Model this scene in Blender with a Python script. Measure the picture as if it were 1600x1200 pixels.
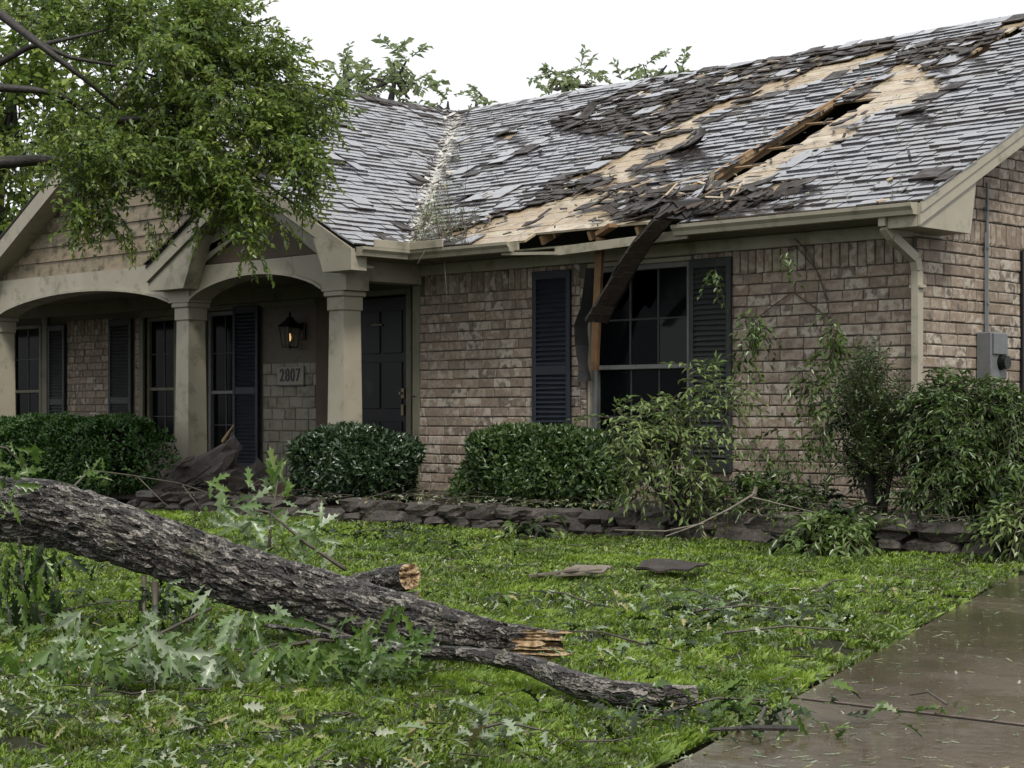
import bpy, math, random
import numpy as np
from mathutils import Vector, Matrix, noise
for o in list(bpy.data.objects): bpy.data.objects.remove(o)
rnd = random.Random(7); rng = np.random.default_rng(7)
SC = bpy.context.scene; COL = SC.collection

# ------------------------------------------------------------------ camera, sky, sun, exposure
F_, TH, HY = 2822.56, .7776, 652.4
CAM = np.array([8.4008, -13.4804, .8973])
cd = bpy.data.cameras.new('camera'); cam = bpy.data.objects.new('camera', cd); COL.objects.link(cam)
cd.sensor_width = 36; cd.lens = F_/1600*36; cd.shift_y = (HY-600)/1600; cd.clip_start = .05; cd.clip_end = 900
cam.location = CAM; cam.rotation_euler = (math.pi/2, 0, TH); SC.camera = cam
SUN_EL, SUN_ROT = 52, 120
w = bpy.data.worlds.new('World'); SC.world = w; w.use_nodes = True
nt = w.node_tree; nt.nodes.clear()
sky = nt.nodes.new('ShaderNodeTexSky'); sky.sky_type = 'NISHITA'; sky.sun_disc = False
sky.sun_elevation = math.radians(SUN_EL); sky.sun_rotation = math.radians(SUN_ROT); sky.dust_density = 4; sky.air_density = 1
hs = nt.nodes.new('ShaderNodeHueSaturation'); hs.inputs['Saturation'].default_value = .15; hs.inputs['Value'].default_value = 1.0
mx = nt.nodes.new('ShaderNodeMix'); mx.data_type = 'RGBA'; mx.inputs[0].default_value = .8
mx.inputs[7].default_value = (9.6, 9.8, 10.1, 1)          # even cloud sheet over the whole sky
bg = nt.nodes.new('ShaderNodeBackground'); bg.inputs[1].default_value = .062
wo = nt.nodes.new('ShaderNodeOutputWorld')
nt.links.new(sky.outputs[0], hs.inputs['Color']); nt.links.new(hs.outputs[0], mx.inputs[6])
nt.links.new(mx.outputs[2], bg.inputs[0]); nt.links.new(bg.outputs[0], wo.inputs[0])
sd = bpy.data.lights.new('sun', 'SUN'); sd.energy = 1.5; sd.angle = math.radians(11); sd.color = (1, .95, .87)
so = bpy.data.objects.new('sun', sd); COL.objects.link(so)
_el, _az = math.radians(SUN_EL), math.radians(250)         
_d = Vector((math.cos(_el)*.86, -math.cos(_el)*.5, math.sin(_el)))
so.rotation_euler = _d.to_track_quat('Z', 'Y').to_euler()
SC.view_settings.view_transform = 'Standard'; SC.view_settings.look = 'None'
SC.view_settings.exposure = 1.0; SC.view_settings.gamma = 1; SC.view_settings.use_curve_mapping = False
SC.cycles.max_bounces = 6; SC.cycles.transparent_max_bounces = 6

# ------------------------------------------------------------------ measured geometry
FW = np.array([-math.sin(TH), math.cos(TH), 0]); RT = np.array([math.cos(TH), math.sin(TH), 0]); UP = np.array([0, 0, 1.])
OE, ZE, RK, LE, YR, ZR, YP, TP = .4957, 2.678, .3518, 5.8934, 5.0933, 5.4251, .7827, .536
TM = (ZR-ZE)/(YR+OE)
ZG = -.10                                                  # lawn level
def ray(x, y): return FW+RT*(x-800)/F_+UP*(HY-y)/F_
def onp(x, y, n, d):
    n = np.array(n, float); r = ray(x, y); return CAM+r*((d-n@CAM)/(n@r))
def atX(x, y, X): return onp(x, y, (1, 0, 0), X)
def atY(x, y, Y): return onp(x, y, (0, 1, 0), Y)
def atZ(x, y, z=ZG): return onp(x, y, (0, 0, 1), z)
def atD(x, y, D): return CAM+ray(x, y)*D
SM = math.hypot(1, TM); SP = math.hypot(1, TP)
def uvR(x, y):
    P = onp(x, y, (0, -TM, 1), ZE+TM*OE); return (P[0], (P[1]+OE)*SM)
def uvW(x, y):
    P = onp(x, y, (TP, 0, 1), ZE-TP*LE); return (P[1], (-LE-P[0])*SP)

# ------------------------------------------------------------------ object helpers
def tag(o, label=None, cat=None, group=None, kind=None):
    if label: o['label'] = label
    if cat: o['category'] = cat
    if group: o['group'] = group
    if kind: o['kind'] = kind
    return o
def link(o, parent=None):
    COL.objects.link(o)
    if parent: o.parent = parent
    return o
def empty(name, loc=(0, 0, 0), parent=None):
    o = bpy.data.objects.new(name, None); o.location = loc; o.empty_display_size = .1; return link(o, parent)
def mesh_np(name, V, Fc, m=None, parent=None, var=None, uv=None, smooth=False):
    V = np.asarray(V, np.float32).reshape(-1, 3)
    me = bpy.data.meshes.new(name)
    if isinstance(Fc, np.ndarray):
        k = Fc.shape[1]; n = len(Fc)
        me.vertices.add(len(V)); me.vertices.foreach_set('co', V.ravel())
        me.loops.add(n*k); me.loops.foreach_set('vertex_index', Fc.astype(np.int32).ravel())
        me.polygons.add(n); me.polygons.foreach_set('loop_start', np.arange(0, n*k, k, dtype=np.int32))
        me.update(calc_edges=True); me.validate()
    else:
        me.from_pydata(V.tolist(), [], Fc); me.update()
    if var is not None:
        a = me.attributes.new('var', 'FLOAT', 'POINT'); a.data.foreach_set('value', np.asarray(var, np.float32))
    if uv is not None:
        a = me.attributes.new('uvw', 'FLOAT_VECTOR', 'POINT'); a.data.foreach_set('vector', np.asarray(uv, np.float32).ravel())
    if smooth: me.polygons.foreach_set('use_smooth', np.ones(len(me.polygons), bool))
    o = bpy.data.objects.new(name, me)
    if m: me.materials.append(m)
    return link(o, parent)
def inst(name, me, M, parent=None):
    o = bpy.data.objects.new(name, me); o.matrix_basis = M; return link(o, parent)
BOXF = [(0, 1, 3, 2), (4, 6, 7, 5), (0, 4, 5, 1), (2, 3, 7, 6), (0, 2, 6, 4), (1, 5, 7, 3)]
class MB:
    """collects hard shapes for one mesh"""
    def __init__(s): s.v = []; s.f = []; s.a = []
    def add(s, V, Fc, a=0.):
        b = len(s.v); s.v += [tuple(map(float, p)) for p in V]; s.f += [tuple(b+i for i in f) for f in Fc]; s.a += [a]*len(V); return s
    def box(s, x0, x1, y0, y1, z0, z1, a=0.):
        x0, x1 = sorted((x0, x1)); y0, y1 = sorted((y0, y1)); z0, z1 = sorted((z0, z1))
        return s.add([(x, y, z) for x in (x0, x1) for y in (y0, y1) for z in (z0, z1)], BOXF, a)
    def bbox(s, x0, x1, y0, y1, z0, z1, b=.006, a=0.):
        """bevelled box: three crossed slabs hull, 24 verts"""
        x0, x1 = sorted((x0, x1)); y0, y1 = sorted((y0, y1)); z0, z1 = sorted((z0, z1))
        b = min(b, (x1-x0)*.3, (y1-y0)*.3, (z1-z0)*.3); V = []; idx = {}
        for ix, (x, xi) in enumerate(((x0, x0+b), (x1, x1-b))):
            for iy, (y, yi) in enumerate(((y0, y0+b), (y1, y1-b))):
                for iz, (z, zi) in enumerate(((z0, z0+b), (z1, z1-b))):
                    for k, p in enumerate(((x, yi, zi), (xi, y, zi), (xi, yi, z))): idx[ix, iy, iz, k] = len(V); V.append(p)
        Fc = []
        for s0 in (0, 1):
            q = [(0, 0), (0, 1), (1, 1), (1, 0)]
            Fc.append([idx[s0, a1, b1, 0] for a1, b1 in q]); Fc.append([idx[a1, s0, b1, 1] for a1, b1 in q]); Fc.append([idx[a1, b1, s0, 2] for a1, b1 in q])
        for p in (0, 1):
            for q in (0, 1):
                Fc.append([idx[p, q, 0, 0], idx[p, q, 1, 0], idx[p, q, 1, 1], idx[p, q, 0, 1]])
                Fc.append([idx[p, 0, q, 0], idx[p, 1, q, 0], idx[p, 1, q, 2], idx[p, 0, q, 2]])
                Fc.append([idx[0, p, q, 1], idx[1, p, q, 1], idx[1, p, q, 2], idx[0, p, q, 2]])
                for r in (0, 1): Fc.append([idx[p, q, r, 0], idx[p, q, r, 1], idx[p, q, r, 2]])
        return s.add(V, Fc, a)
    def prism(s, poly, axis, d0, d1, a=0.):
        """poly: 2-D points; axis 0: (y,z) extruded in x; 1: (x,z) in y; 2: (x,y) in z"""
        def P(p, d): return ((d, p[0], p[1]), (p[0], d, p[1]), (p[0], p[1], d))[axis]
        n = len(poly); V = [P(p, d0) for p in poly]+[P(p, d1) for p in poly]
        return s.add(V, [tuple(range(n)), tuple(range(2*n-1, n-1, -1))]+[(i, i+n, (i+1) % n+n, (i+1) % n) for i in range(n)], a)
    def bar(s, p, q, w, h, a=0., up=(0, 0, 1)):
        p, q = Vector(p), Vector(q); d = (q-p).normalized(); u = Vector(up)
        r = d.cross(u).normalized(); u = r.cross(d)
        V = [c+r*(i*w/2)+u*(j*h/2) for c in (p, q) for i in (-1, 1) for j in (-1, 1)]
        return s.add(V, BOXF, a)
    def tube(s, pts, rad, n=8, a=0.):
        pts = [Vector(p) for p in pts]
        if not hasattr(rad, '__len__'): rad = [rad]*len(pts)
        V = []; pu = Vector((0, 0, 1))
        for i, p in enumerate(pts):
            d = (pts[min(i+1, len(pts)-1)]-pts[max(i-1, 0)]).normalized()
            if abs(d.dot(pu)) > .95: pu = Vector((1, 0, 0))
            r = d.cross(pu).normalized(); u = r.cross(d)
            V += [p+(r*math.cos(t)+u*math.sin(t))*rad[i] for t in [2*math.pi*k/n for k in range(n)]]
        Fc = [(i*n+k, i*n+(k+1) % n, (i+1)*n+(k+1) % n, (i+1)*n+k) for i in range(len(pts)-1) for k in range(n)]
        Fc += [tuple(range(n))[::-1], tuple(range((len(pts)-1)*n, len(pts)*n))]
        return s.add(V, Fc, a)
    def build(s, name, m, parent=None, smooth=False, label=None, kind=None):
        o = mesh_np(name, s.v, s.f, m, parent, var=s.a, smooth=smooth)
        return tag(o, label, kind=kind)
def inpoly(x, y, P):
    c = False; j = len(P)-1
    for i in range(len(P)):
        if (P[i][1] > y) != (P[j][1] > y) and x < (P[j][0]-P[i][0])*(y-P[i][1])/(P[j][1]-P[i][1])+P[i][0]: c = not c
        j = i
    return c

# ------------------------------------------------------------------ materials
def mat(name, ramp, rough=.7, spec=.5, nscale=6, nmix=.35, bump=0., bscale=60, varw=1., stretch=None, rvar=0., coord='obj',
        dirt=None, dscale=1.2, dth=.55, transl=0., bdist=.01, coat=0., dmix=.8, wet=None):
    """ramp: colours picked by the piece's own random value mixed with noise; dirt: second colour in noise patches"""
    m = bpy.data.materials.new(name); m.use_nodes = True; t = m.node_tree; N = t.nodes; L = t.links
    b = N['Principled BSDF']; b.inputs['Roughness'].default_value = rough; b.inputs['Specular IOR Level'].default_value = spec
    if coat: b.inputs['Coat Weight'].default_value = coat; b.inputs['Coat Roughness'].default_value = .1; b.inputs['Coat IOR'].default_value = 2.1
    at = N.new('ShaderNodeAttribute'); at.attribute_name = 'var'
    oi = N.new('ShaderNodeObjectInfo'); ad = N.new('ShaderNodeMath'); ad.operation = 'ADD'
    L.new(at.outputs['Fac'], ad.inputs[0]); L.new(oi.outputs['Random'], ad.inputs[1])
    fr = N.new('ShaderNodeMath'); fr.operation = 'FRACT'; L.new(ad.outputs[0], fr.inputs[0])
    if coord == 'uvw':
        tc = N.new('ShaderNodeAttribute'); tc.attribute_name = 'uvw'; src = tc.outputs['Vector']
    else:
        tc = N.new('ShaderNodeNewGeometry'); src = tc.outputs['Position']
    mp = N.new('ShaderNodeMapping'); L.new(src, mp.inputs[0])
    if stretch: mp.inputs['Scale'].default_value = stretch
    n1 = N.new('ShaderNodeTexNoise'); n1.inputs['Scale'].default_value = nscale; n1.inputs['Detail'].default_value = 6; L.new(mp.outputs[0], n1.inputs[0])
    st = N.new('ShaderNodeMapRange'); st.inputs[1].default_value = .3; st.inputs[2].default_value = .7; L.new(n1.outputs[0], st.inputs[0])
    mi = N.new('ShaderNodeMix'); mi.inputs[0].default_value = nmix
    L.new(fr.outputs[0], mi.inputs[2]); L.new(st.outputs[0], mi.inputs[3])
    cr = N.new('ShaderNodeValToRGB'); L.new(mi.outputs[0], cr.inputs[0])
    e = cr.color_ramp.elements
    while len(e) < len(ramp): e.new(.5)
    for i, c in enumerate(ramp): e[i].position = i/max(1, len(ramp)-1); e[i].color = (*[q_*.7 for q_ in c], 1)
    out = cr.outputs[0]
    if dirt:
        n2 = N.new('ShaderNodeTexNoise'); n2.inputs['Scale'].default_value = dscale; n2.inputs['Detail'].default_value = 8; n2.inputs['Roughness'].default_value = .65
        L.new(src, n2.inputs[0]); s2 = N.new('ShaderNodeMapRange'); s2.inputs[1].default_value = dth; s2.inputs[2].default_value = dth+.12; s2.inputs[4].default_value = dmix
        L.new(n2.outputs[0], s2.inputs[0]); m2 = N.new('ShaderNodeMix'); m2.data_type = 'RGBA'
        L.new(s2.outputs[0], m2.inputs[0]); L.new(out, m2.inputs[6]); m2.inputs[7].default_value = (*dirt, 1); out = m2.outputs[2]
    L.new(out, b.inputs['Base Color'])
    if rvar:
        n3 = N.new('ShaderNodeTexNoise'); n3.inputs['Scale'].default_value = nscale*.7; n3.inputs['Detail'].default_value = 4; L.new(src, n3.inputs[0])
        r3 = N.new('ShaderNodeMapRange'); r3.inputs[1].default_value = .35; r3.inputs[2].default_value = .65
        r3.inputs[3].default_value = max(.02, rough-rvar); r3.inputs[4].default_value = rough+rvar; L.new(n3.outputs[0], r3.inputs[0]); L.new(r3.outputs[0], b.inputs['Roughness'])
    if bump:
        n4 = N.new('ShaderNodeTexNoise'); n4.inputs['Scale'].default_value = bscale; n4.inputs['Detail'].default_value = 6; L.new(mp.outputs[0], n4.inputs[0])
        bp = N.new('ShaderNodeBump'); bp.inputs['Strength'].default_value = bump; bp.inputs['Distance'].default_value = bdist
        L.new(n4.outputs[0], bp.inputs['Height']); L.new(bp.outputs[0], b.inputs['Normal'])
    if transl:
        tr = N.new('ShaderNodeBsdfTranslucent'); L.new(out, tr.inputs[0]); ms = N.new('ShaderNodeMixShader'); ms.inputs[0].default_value = transl
        L.new(b.outputs[0], ms.inputs[1]); L.new(tr.outputs[0], ms.inputs[2]); L.new(ms.outputs[0], N['Material Output'].inputs[0])
    return m
M = {}
M['brick'] = mat('brick', [(.13, .105, .083), (.33, .265, .20), (.25, .195, .15), (.44, .375, .30), (.31, .23, .165), (.58, .52, .43), (.17, .135, .105), (.38, .315, .245)], .75, .35, 11, .35, .6, 70, dirt=(.12, .09, .07), dscale=22, dth=.57, dmix=.5)
M['mortar'] = mat('mortar', [(.11, .098, .08), (.18, .16, .135)], .9, .2, 14, .9, .5, 90)
M['pbrick'] = mat('painted_brick', [(.13, .115, .09), (.19, .17, .13), (.23, .21, .165)], .7, .3, 5, .4, .5, 50, dirt=(.08, .068, .045), dscale=5, dth=.52, dmix=.7)  # base colour darkened to carry the porch's shade
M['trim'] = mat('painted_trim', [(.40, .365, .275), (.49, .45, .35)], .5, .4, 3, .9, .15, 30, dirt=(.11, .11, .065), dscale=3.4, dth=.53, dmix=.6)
M['trimd'] = mat('shaded_trim', [(.15, .145, .095), (.21, .2, .135)], .55, .35, 4, .9, .2, 30, dirt=(.05, .05, .03), dscale=3.5, dth=.55, dmix=.75)  # trim with the shade of porch and soffits put into its colour
M['siding'] = mat('bare_siding', [(.22, .17, .11), (.36, .285, .19), (.29, .24, .165), (.42, .35, .25)], .65, .35, 5, .5, .3, 40, stretch=(1, 1, 5), dirt=(.05, .05, .03), dscale=5, dth=.49)
M['gwood'] = mat('stained_board', [(.09, .062, .042), (.15, .11, .075)], .7, .3, 5, .7, .3, 40, dirt=(.05, .035, .02), dscale=5, dth=.56)
M['shingle'] = mat('wet_shingle', [(.035, .031, .038), (.07, .066, .08), (.045, .042, .05), (.12, .116, .135)], .2, .9, 8, .3, .35, 120, rvar=.12, coat=1., dirt=(.04, .028, .022), dscale=1.1, dth=.47, dmix=.8)
M['torn'] = mat('torn_shingle', [(.02, .016, .014), (.06, .046, .036), (.032, .026, .022), (.1, .08, .064)], .5, .3, 12, .4, .8, 60, rvar=.2)
M['felt'] = mat('roof_felt', [(.012, .012, .013), (.03, .028, .028)], .6, .3, 10, .8, .4, 40)
M['deck'] = mat('bare_decking', [(.34, .24, .14), (.58, .45, .29), (.46, .35, .22), (.72, .62, .46), (.38, .3, .2)], .3, .6, 5, .45, .3, 40, stretch=(1, 6, 6), rvar=.16, dirt=(.12, .08, .045), dscale=4, dth=.54, dmix=.75)
M['rafter'] = mat('lumber', [(.34, .21, .11), (.5, .35, .2)], .6, .3, 8, .6, .3, 30, dirt=(.12, .07, .03), dscale=9, dth=.6)
M['stud'] = mat('dirty_lumber', [(.2, .11, .05), (.3, .18, .09)], .6, .3, 8, .6, .3, 30, dirt=(.1, .05, .025), dscale=6, dth=.52)
M['flash'] = mat('valley_metal', [(.6, .58, .54), (.8, .78, .73)], .35, .6, 6, .8, .2, 30, dirt=(.2, .15, .1), dscale=9, dth=.56)
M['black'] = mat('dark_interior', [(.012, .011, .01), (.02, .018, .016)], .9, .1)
M['shutl'] = mat('navy_shutter', [(.012, .017, .028), (.018, .024, .036)], .5, .35, 10, .8, .2, 60, dirt=(.035, .035, .035), dscale=14, dth=.66, dmix=.5)
M['shutr'] = mat('grey_green_shutter', [(.028, .034, .034), (.042, .048, .044)], .55, .35, 10, .8, .2, 60, dirt=(.06, .06, .045), dscale=6, dth=.58, dmix=.5)
M['glass'] = mat('dark_pane', [(.003, .004, .005), (.006, .007, .008)], .07, .04, 3, .8, dirt=(.02, .024, .016), dscale=2.5, dth=.6)
M['glassr'] = mat('reflecting_pane', [(.008, .011, .010), (.012, .018, .014)], .1, .16, 6, .8)  # reflection put into a lighter base and stronger gloss
M['munt'] = mat('dark_muntin', [(.03, .03, .03), (.07, .07, .068)], .5, .3, 8, .8)
M['sash'] = mat('grey_sash', [(.17, .17, .165), (.26, .26, .25)], .5, .4, 8, .8, .1, 60, dirt=(.06, .05, .04), dscale=8, dth=.58)
M['pblock'] = mat('worn_white_block', [(.24, .22, .17), (.34, .315, .25), (.42, .39, .32)], .7, .3, 7, .5, .6, 50, dirt=(.12, .1, .07), dscale=6, dth=.52, dmix=.7)
M['door'] = mat('black_door', [(.008, .009, .012), (.014, .014, .017)], .4, .25, 4, .8, .1, 40, dirt=(.03, .03, .022), dscale=3, dth=.6)
M['brass'] = mat('old_brass', [(.2, .15, .06), (.3, .24, .12)], .35, .8)
M['iron'] = mat('black_iron', [(.008, .008, .009), (.014, .014, .014)], .4, .4, 20, .8)
M['grey'] = mat('grey_metal_box', [(.15, .16, .165), (.2, .21, .215)], .45, .5, 12, .8, .05, 60, dirt=(.09, .085, .07), dscale=8, dth=.6)
M['stone'] = mat('field_stone', [(.04, .033, .028), (.075, .062, .052), (.1, .085, .07)], .6, .45, 9, .55, .9, 26, bdist=.02, dirt=(.03, .035, .015), dscale=6, dth=.58)
M['soil'] = mat('dark_mulch', [(.02, .014, .01), (.05, .036, .024)], .75, .3, 30, .9, .9, 60, bdist=.03)
M['turf'] = mat('turf_soil', [(.02, .022, .009), (.04, .045, .015)], .9, .2, 12, .9, .8, 60, bdist=.03)
M['conc'] = None
M['bark'] = mat('wet_bark', [(.012, .010, .008), (.03, .025, .021), (.045, .038, .032), (.09, .08, .07), (.24, .22, .195)], .55, .4, 105, 1., 1., 90, stretch=(1, .16, 1), coord='uvw', bdist=.02, rvar=.15, dirt=(.06,.07,.02), dscale=9, dth=.66)
M['barkd'] = mat('dark_bark', [(.018, .015, .012), (.05, .043, .036)], .55, .4, 20, .9, .8, 60, bdist=.01)
M['twig'] = mat('twig_bark', [(.05, .04, .03), (.14, .12, .09)], .6, .4, 20, .8, .4, 60)
M['twigp'] = mat('peeled_twig', [(.12, .10, .07), (.26, .23, .18)], .6, .4, 20, .8)
M['cut'] = mat('fresh_broken_wood', [(.16, .08, .035), (.38, .24, .12), (.6, .45, .27), (.3, .17, .08)], .5, .4, 30, .9, .9, 90, bdist=.012, dirt=(.1, .05, .025), dscale=24, dth=.57)
def barkmat():
    m = bpy.data.materials.new('plated_bark'); m.use_nodes = True; t = m.node_tree; N = t.nodes; L = t.links; b = N['Principled BSDF']
    at = N.new('ShaderNodeAttribute'); at.attribute_name = 'uvw'
    def mp(sc, src=None):
        q = N.new('ShaderNodeMapping'); q.inputs['Scale'].default_value = sc; L.new(src or at.outputs['Vector'], q.inputs[0]); return q.outputs[0]
    def nz(v, s, d=6, r=.6):
        n = N.new('ShaderNodeTexNoise'); n.inputs['Scale'].default_value = s; n.inputs['Detail'].default_value = d; n.inputs['Roughness'].default_value = r; L.new(v, n.inputs[0]); return n
    def mr(x, a, c, lo, hi):
        q = N.new('ShaderNodeMapRange'); q.inputs[1].default_value = a; q.inputs[2].default_value = c; q.inputs[3].default_value = lo; q.inputs[4].default_value = hi; L.new(x, q.inputs[0]); return q.outputs[0]
    dn = nz(mp((1, 1, 1)), 22, 3); ad = N.new('ShaderNodeVectorMath'); ad.operation = 'MULTIPLY_ADD'
    L.new(dn.outputs['Color'], ad.inputs[0]); ad.inputs[1].default_value = (.03, .06, .03); L.new(at.outputs['Vector'], ad.inputs[2])
    vo = N.new('ShaderNodeTexVoronoi'); vo.feature = 'DISTANCE_TO_EDGE'; vo.inputs['Scale'].default_value = 1; L.new(mp((62, 17, 62), ad.outputs[0]), vo.inputs[0])
    vc = N.new('ShaderNodeTexVoronoi'); vc.inputs['Scale'].default_value = 1; L.new(mp((62, 17, 62), ad.outputs[0]), vc.inputs[0])
    edge = mr(vo.outputs['Distance'], .0, .28, 0, 1)
    fine = nz(mp((1, .4, 1)), 170, 8, .7)
    cr = N.new('ShaderNodeValToRGB'); e = cr.color_ramp.elements; e[0].position = .36; e[0].color = (.008, .0065, .0055, 1); e[1].position = .68; e[1].color = (.30, .275, .24, 1); q = e.new(.53); q.color = (.032, .026, .021, 1)
    a1 = N.new('ShaderNodeMath'); a1.operation = 'MULTIPLY_ADD'; L.new(fine.outputs[0], a1.inputs[0]); a1.inputs[1].default_value = .75
    sp = N.new('ShaderNodeSeparateColor'); L.new(vc.outputs['Color'], sp.inputs[0]); L.new(mr(sp.outputs[0], 0, 1, .0, .26), a1.inputs[2]); L.new(a1.outputs[0], cr.inputs[0])
    mo = nz(mp((1, 1, 1)), 6, 6, .65); m2 = N.new('ShaderNodeMix'); m2.data_type = 'RGBA'; L.new(mr(mo.outputs[0], .58, .7, 0, .75), m2.inputs[0]); L.new(cr.outputs[0], m2.inputs[6]); m2.inputs[7].default_value = (.07, .08, .02, 1)
    L.new(m2.outputs[2], b.inputs['Base Color']); L.new(mr(mo.outputs[0], .35, .6, .22, .5), b.inputs['Roughness'])
    h = N.new('ShaderNodeMath'); h.operation = 'MULTIPLY_ADD'; L.new(fine.outputs[0], h.inputs[0]); h.inputs[1].default_value = .5; L.new(edge, h.inputs[2])
    bp = N.new('ShaderNodeBump'); bp.inputs['Strength'].default_value = 1; bp.inputs['Distance'].default_value = .011; L.new(h.outputs[0], bp.inputs['Height']); L.new(bp.outputs[0], b.inputs['Normal'])
    return m
M['bark'] = barkmat()
def leafmat(n, ramp, rough=.4, tr=.3, spec=.5): return mat(n, ramp, rough, spec, 3, .25, transl=tr)
M['lcrown'] = leafmat('oak_leaf', [(.07, .12, .025), (.18, .28, .05), (.30, .42, .08), (.22, .32, .17), (.46, .56, .11), (.13, .22, .04)], .27, .5)
M['lback'] = leafmat('far_leaf', [(.25, .33, .14), (.34, .43, .19), (.42, .5, .26)], .5, .5)
M['lhedge'] = leafmat('hedge_leaf', [(.03, .065, .016), (.07, .13, .03), (.13, .2, .06)], .33, .2)
M['lhedge2'] = leafmat('bright_hedge_leaf', [(.025, .07, .01), (.05, .13, .018), (.075, .17, .028)], .42, .25)
M['lbush'] = leafmat('laurel_leaf', [(.018, .045, .016), (.04, .08, .028), (.08, .125, .055)], .3, .15, .7)
M['lvine'] = leafmat('wilted_leaf', [(.06, .11, .025), (.15, .24, .055), (.32, .42, .14), (.10, .17, .04)], .28, .35)
M['ldroop'] = leafmat('drooping_leaf', [(.035, .07, .015), (.09, .16, .03), (.18, .26, .07)], .3, .3)
M['lpale'] = leafmat('pale_leaf_underside', [(.12, .2, .06), (.32, .42, .24), (.18, .3, .09), (.5, .58, .42), (.27, .37, .18)], .3, .35)
M['lgreen'] = leafmat('green_lobed_leaf', [(.03, .07, .014), (.08, .16, .025), (.17, .28, .05), (.06, .12, .025), (.22, .3, .06)], .3, .35)
M['ldark'] = leafmat('dark_shaded_leaf', [(.014, .03, .008), (.03, .055, .014)], .5, .25)  # dark litter leaves; also shade put into the colour of inner foliage
M['inner'] = mat('inner_shade_core', [(.006, .012, .004), (.018, .03, .01)], .9, .1, 30, .9, 1., 40, bdist=.05)  # near-black colour stands in for shade between hedge leaves
M['litter'] = leafmat('scattered_leaf', [(.07, .13, .03), (.32, .38, .24), (.1, .18, .04), (.52, .55, .42), (.15, .2, .07), (.4, .34, .14), (.26, .32, .18)], .35, .15)
M['grass'] = leafmat('grass_blade', [(.055, .065, .02), (.12, .14, .03), (.09, .16, .022), (.19, .31, .035), (.31, .45, .05), (.23, .38, .035), (.44, .5, .11)], .45, .35)
M['bulb'] = bpy.data.materials.new('lit_bulb'); M['bulb'].use_nodes = True
_b = M['bulb'].node_tree.nodes['Principled BSDF']; _b.inputs['Emission Color'].default_value = (1, .62, .22, 1); _b.inputs['Emission Strength'].default_value = .6
M['plaque'] = mat('plaque_face', [(.3, .28, .22), (.36, .34, .28)], .5, .4, 8, .8)
def lantern_glass():
    m = bpy.data.materials.new('seeded_glass'); m.use_nodes = True; t = m.node_tree; b = t.nodes['Principled BSDF']
    b.inputs['Base Color'].default_value = (.12, .13, .11, 1); b.inputs['Roughness'].default_value = .08
    tr = t.nodes.new('ShaderNodeBsdfTransparent'); ms = t.nodes.new('ShaderNodeMixShader'); ms.inputs[0].default_value = .3
    t.links.new(tr.outputs[0], ms.inputs[1]); t.links.new(b.outputs[0], ms.inputs[2]); t.links.new(ms.outputs[0], t.nodes['Material Output'].inputs[0]); return m
M['lglass'] = lantern_glass()
def concrete():
    m = bpy.data.materials.new('wet_concrete'); m.use_nodes = True; t = m.node_tree; N = t.nodes; L = t.links; b = N['Principled BSDF']
    g = N.new('ShaderNodeNewGeometry')
    def nz(s, d=6, st=(1, 1, 1), r=.6):
        mp = N.new('ShaderNodeMapping'); mp.inputs['Scale'].default_value = st; L.new(g.outputs['Position'], mp.inputs[0])
        n = N.new('ShaderNodeTexNoise'); n.inputs['Scale'].default_value = s; n.inputs['Detail'].default_value = d; n.inputs['Roughness'].default_value = r; L.new(mp.outputs[0], n.inputs[0]); return n.outputs[0]
    def rng_(x, a, c, lo, hi):
        q = N.new('ShaderNodeMapRange'); q.inputs[1].default_value = a; q.inputs[2].default_value = c; q.inputs[3].default_value = lo; q.inputs[4].default_value = hi; L.new(x, q.inputs[0]); return q.outputs[0]
    def mth(op, x, y):
        q = N.new('ShaderNodeMath'); q.operation = op
        for i, k in enumerate((x, y)):
            if isinstance(k, (int, float)): q.inputs[i].default_value = k
            else: L.new(k, q.inputs[i])
        return q.outputs[0]
    cr = N.new('ShaderNodeValToRGB'); e = cr.color_ramp.elements; e[0].position = .3; e[0].color = (.04, .027, .018, 1); e[1].position = .7; e[1].color = (.17, .122, .084, 1)
    L.new(mth('ADD', mth('MULTIPLY', nz(1.4, 12, r=.7), .7), mth('MULTIPLY', nz(45, 4), .3)), cr.inputs[0]); L.new(cr.outputs[0], b.inputs['Base Color'])
    film = rng_(nz(.75, 6, r=.62), .44, .56, 1, 0)          # standing water film
    L.new(rng_(film, 0, 1, .3, .04), b.inputs['Roughness']); b.inputs['Specular IOR Level'].default_value = .8
    b.inputs['Coat Weight'].default_value = 1.; b.inputs['Coat IOR'].default_value = 1.38; b.inputs['Coat Roughness'].default_value = .12
    vo = N.new('ShaderNodeTexVoronoi'); vo.inputs['Scale'].default_value = 42; L.new(g.outputs['Position'], vo.inputs[0])   # raindrop rings
    drops = rng_(vo.outputs['Distance'], .0, .16, 1, 0)
    rip = mth('ADD', mth('MULTIPLY', nz(16, 4, (1, 1.3, 1), .6), .8), mth('MULTIPLY', drops, .25))
    dry = mth('MULTIPLY', nz(140, 4), .35)
    bp = N.new('ShaderNodeBump'); bp.inputs['Strength'].default_value = .55; bp.inputs['Distance'].default_value = .0035; L.new(mth('ADD', rip, dry), bp.inputs['Height']); L.new(bp.outputs[0], b.inputs['Normal']); L.new(bp.outputs[0], b.inputs['Coat Normal'])
    return m
M['conc'] = concrete()

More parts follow.
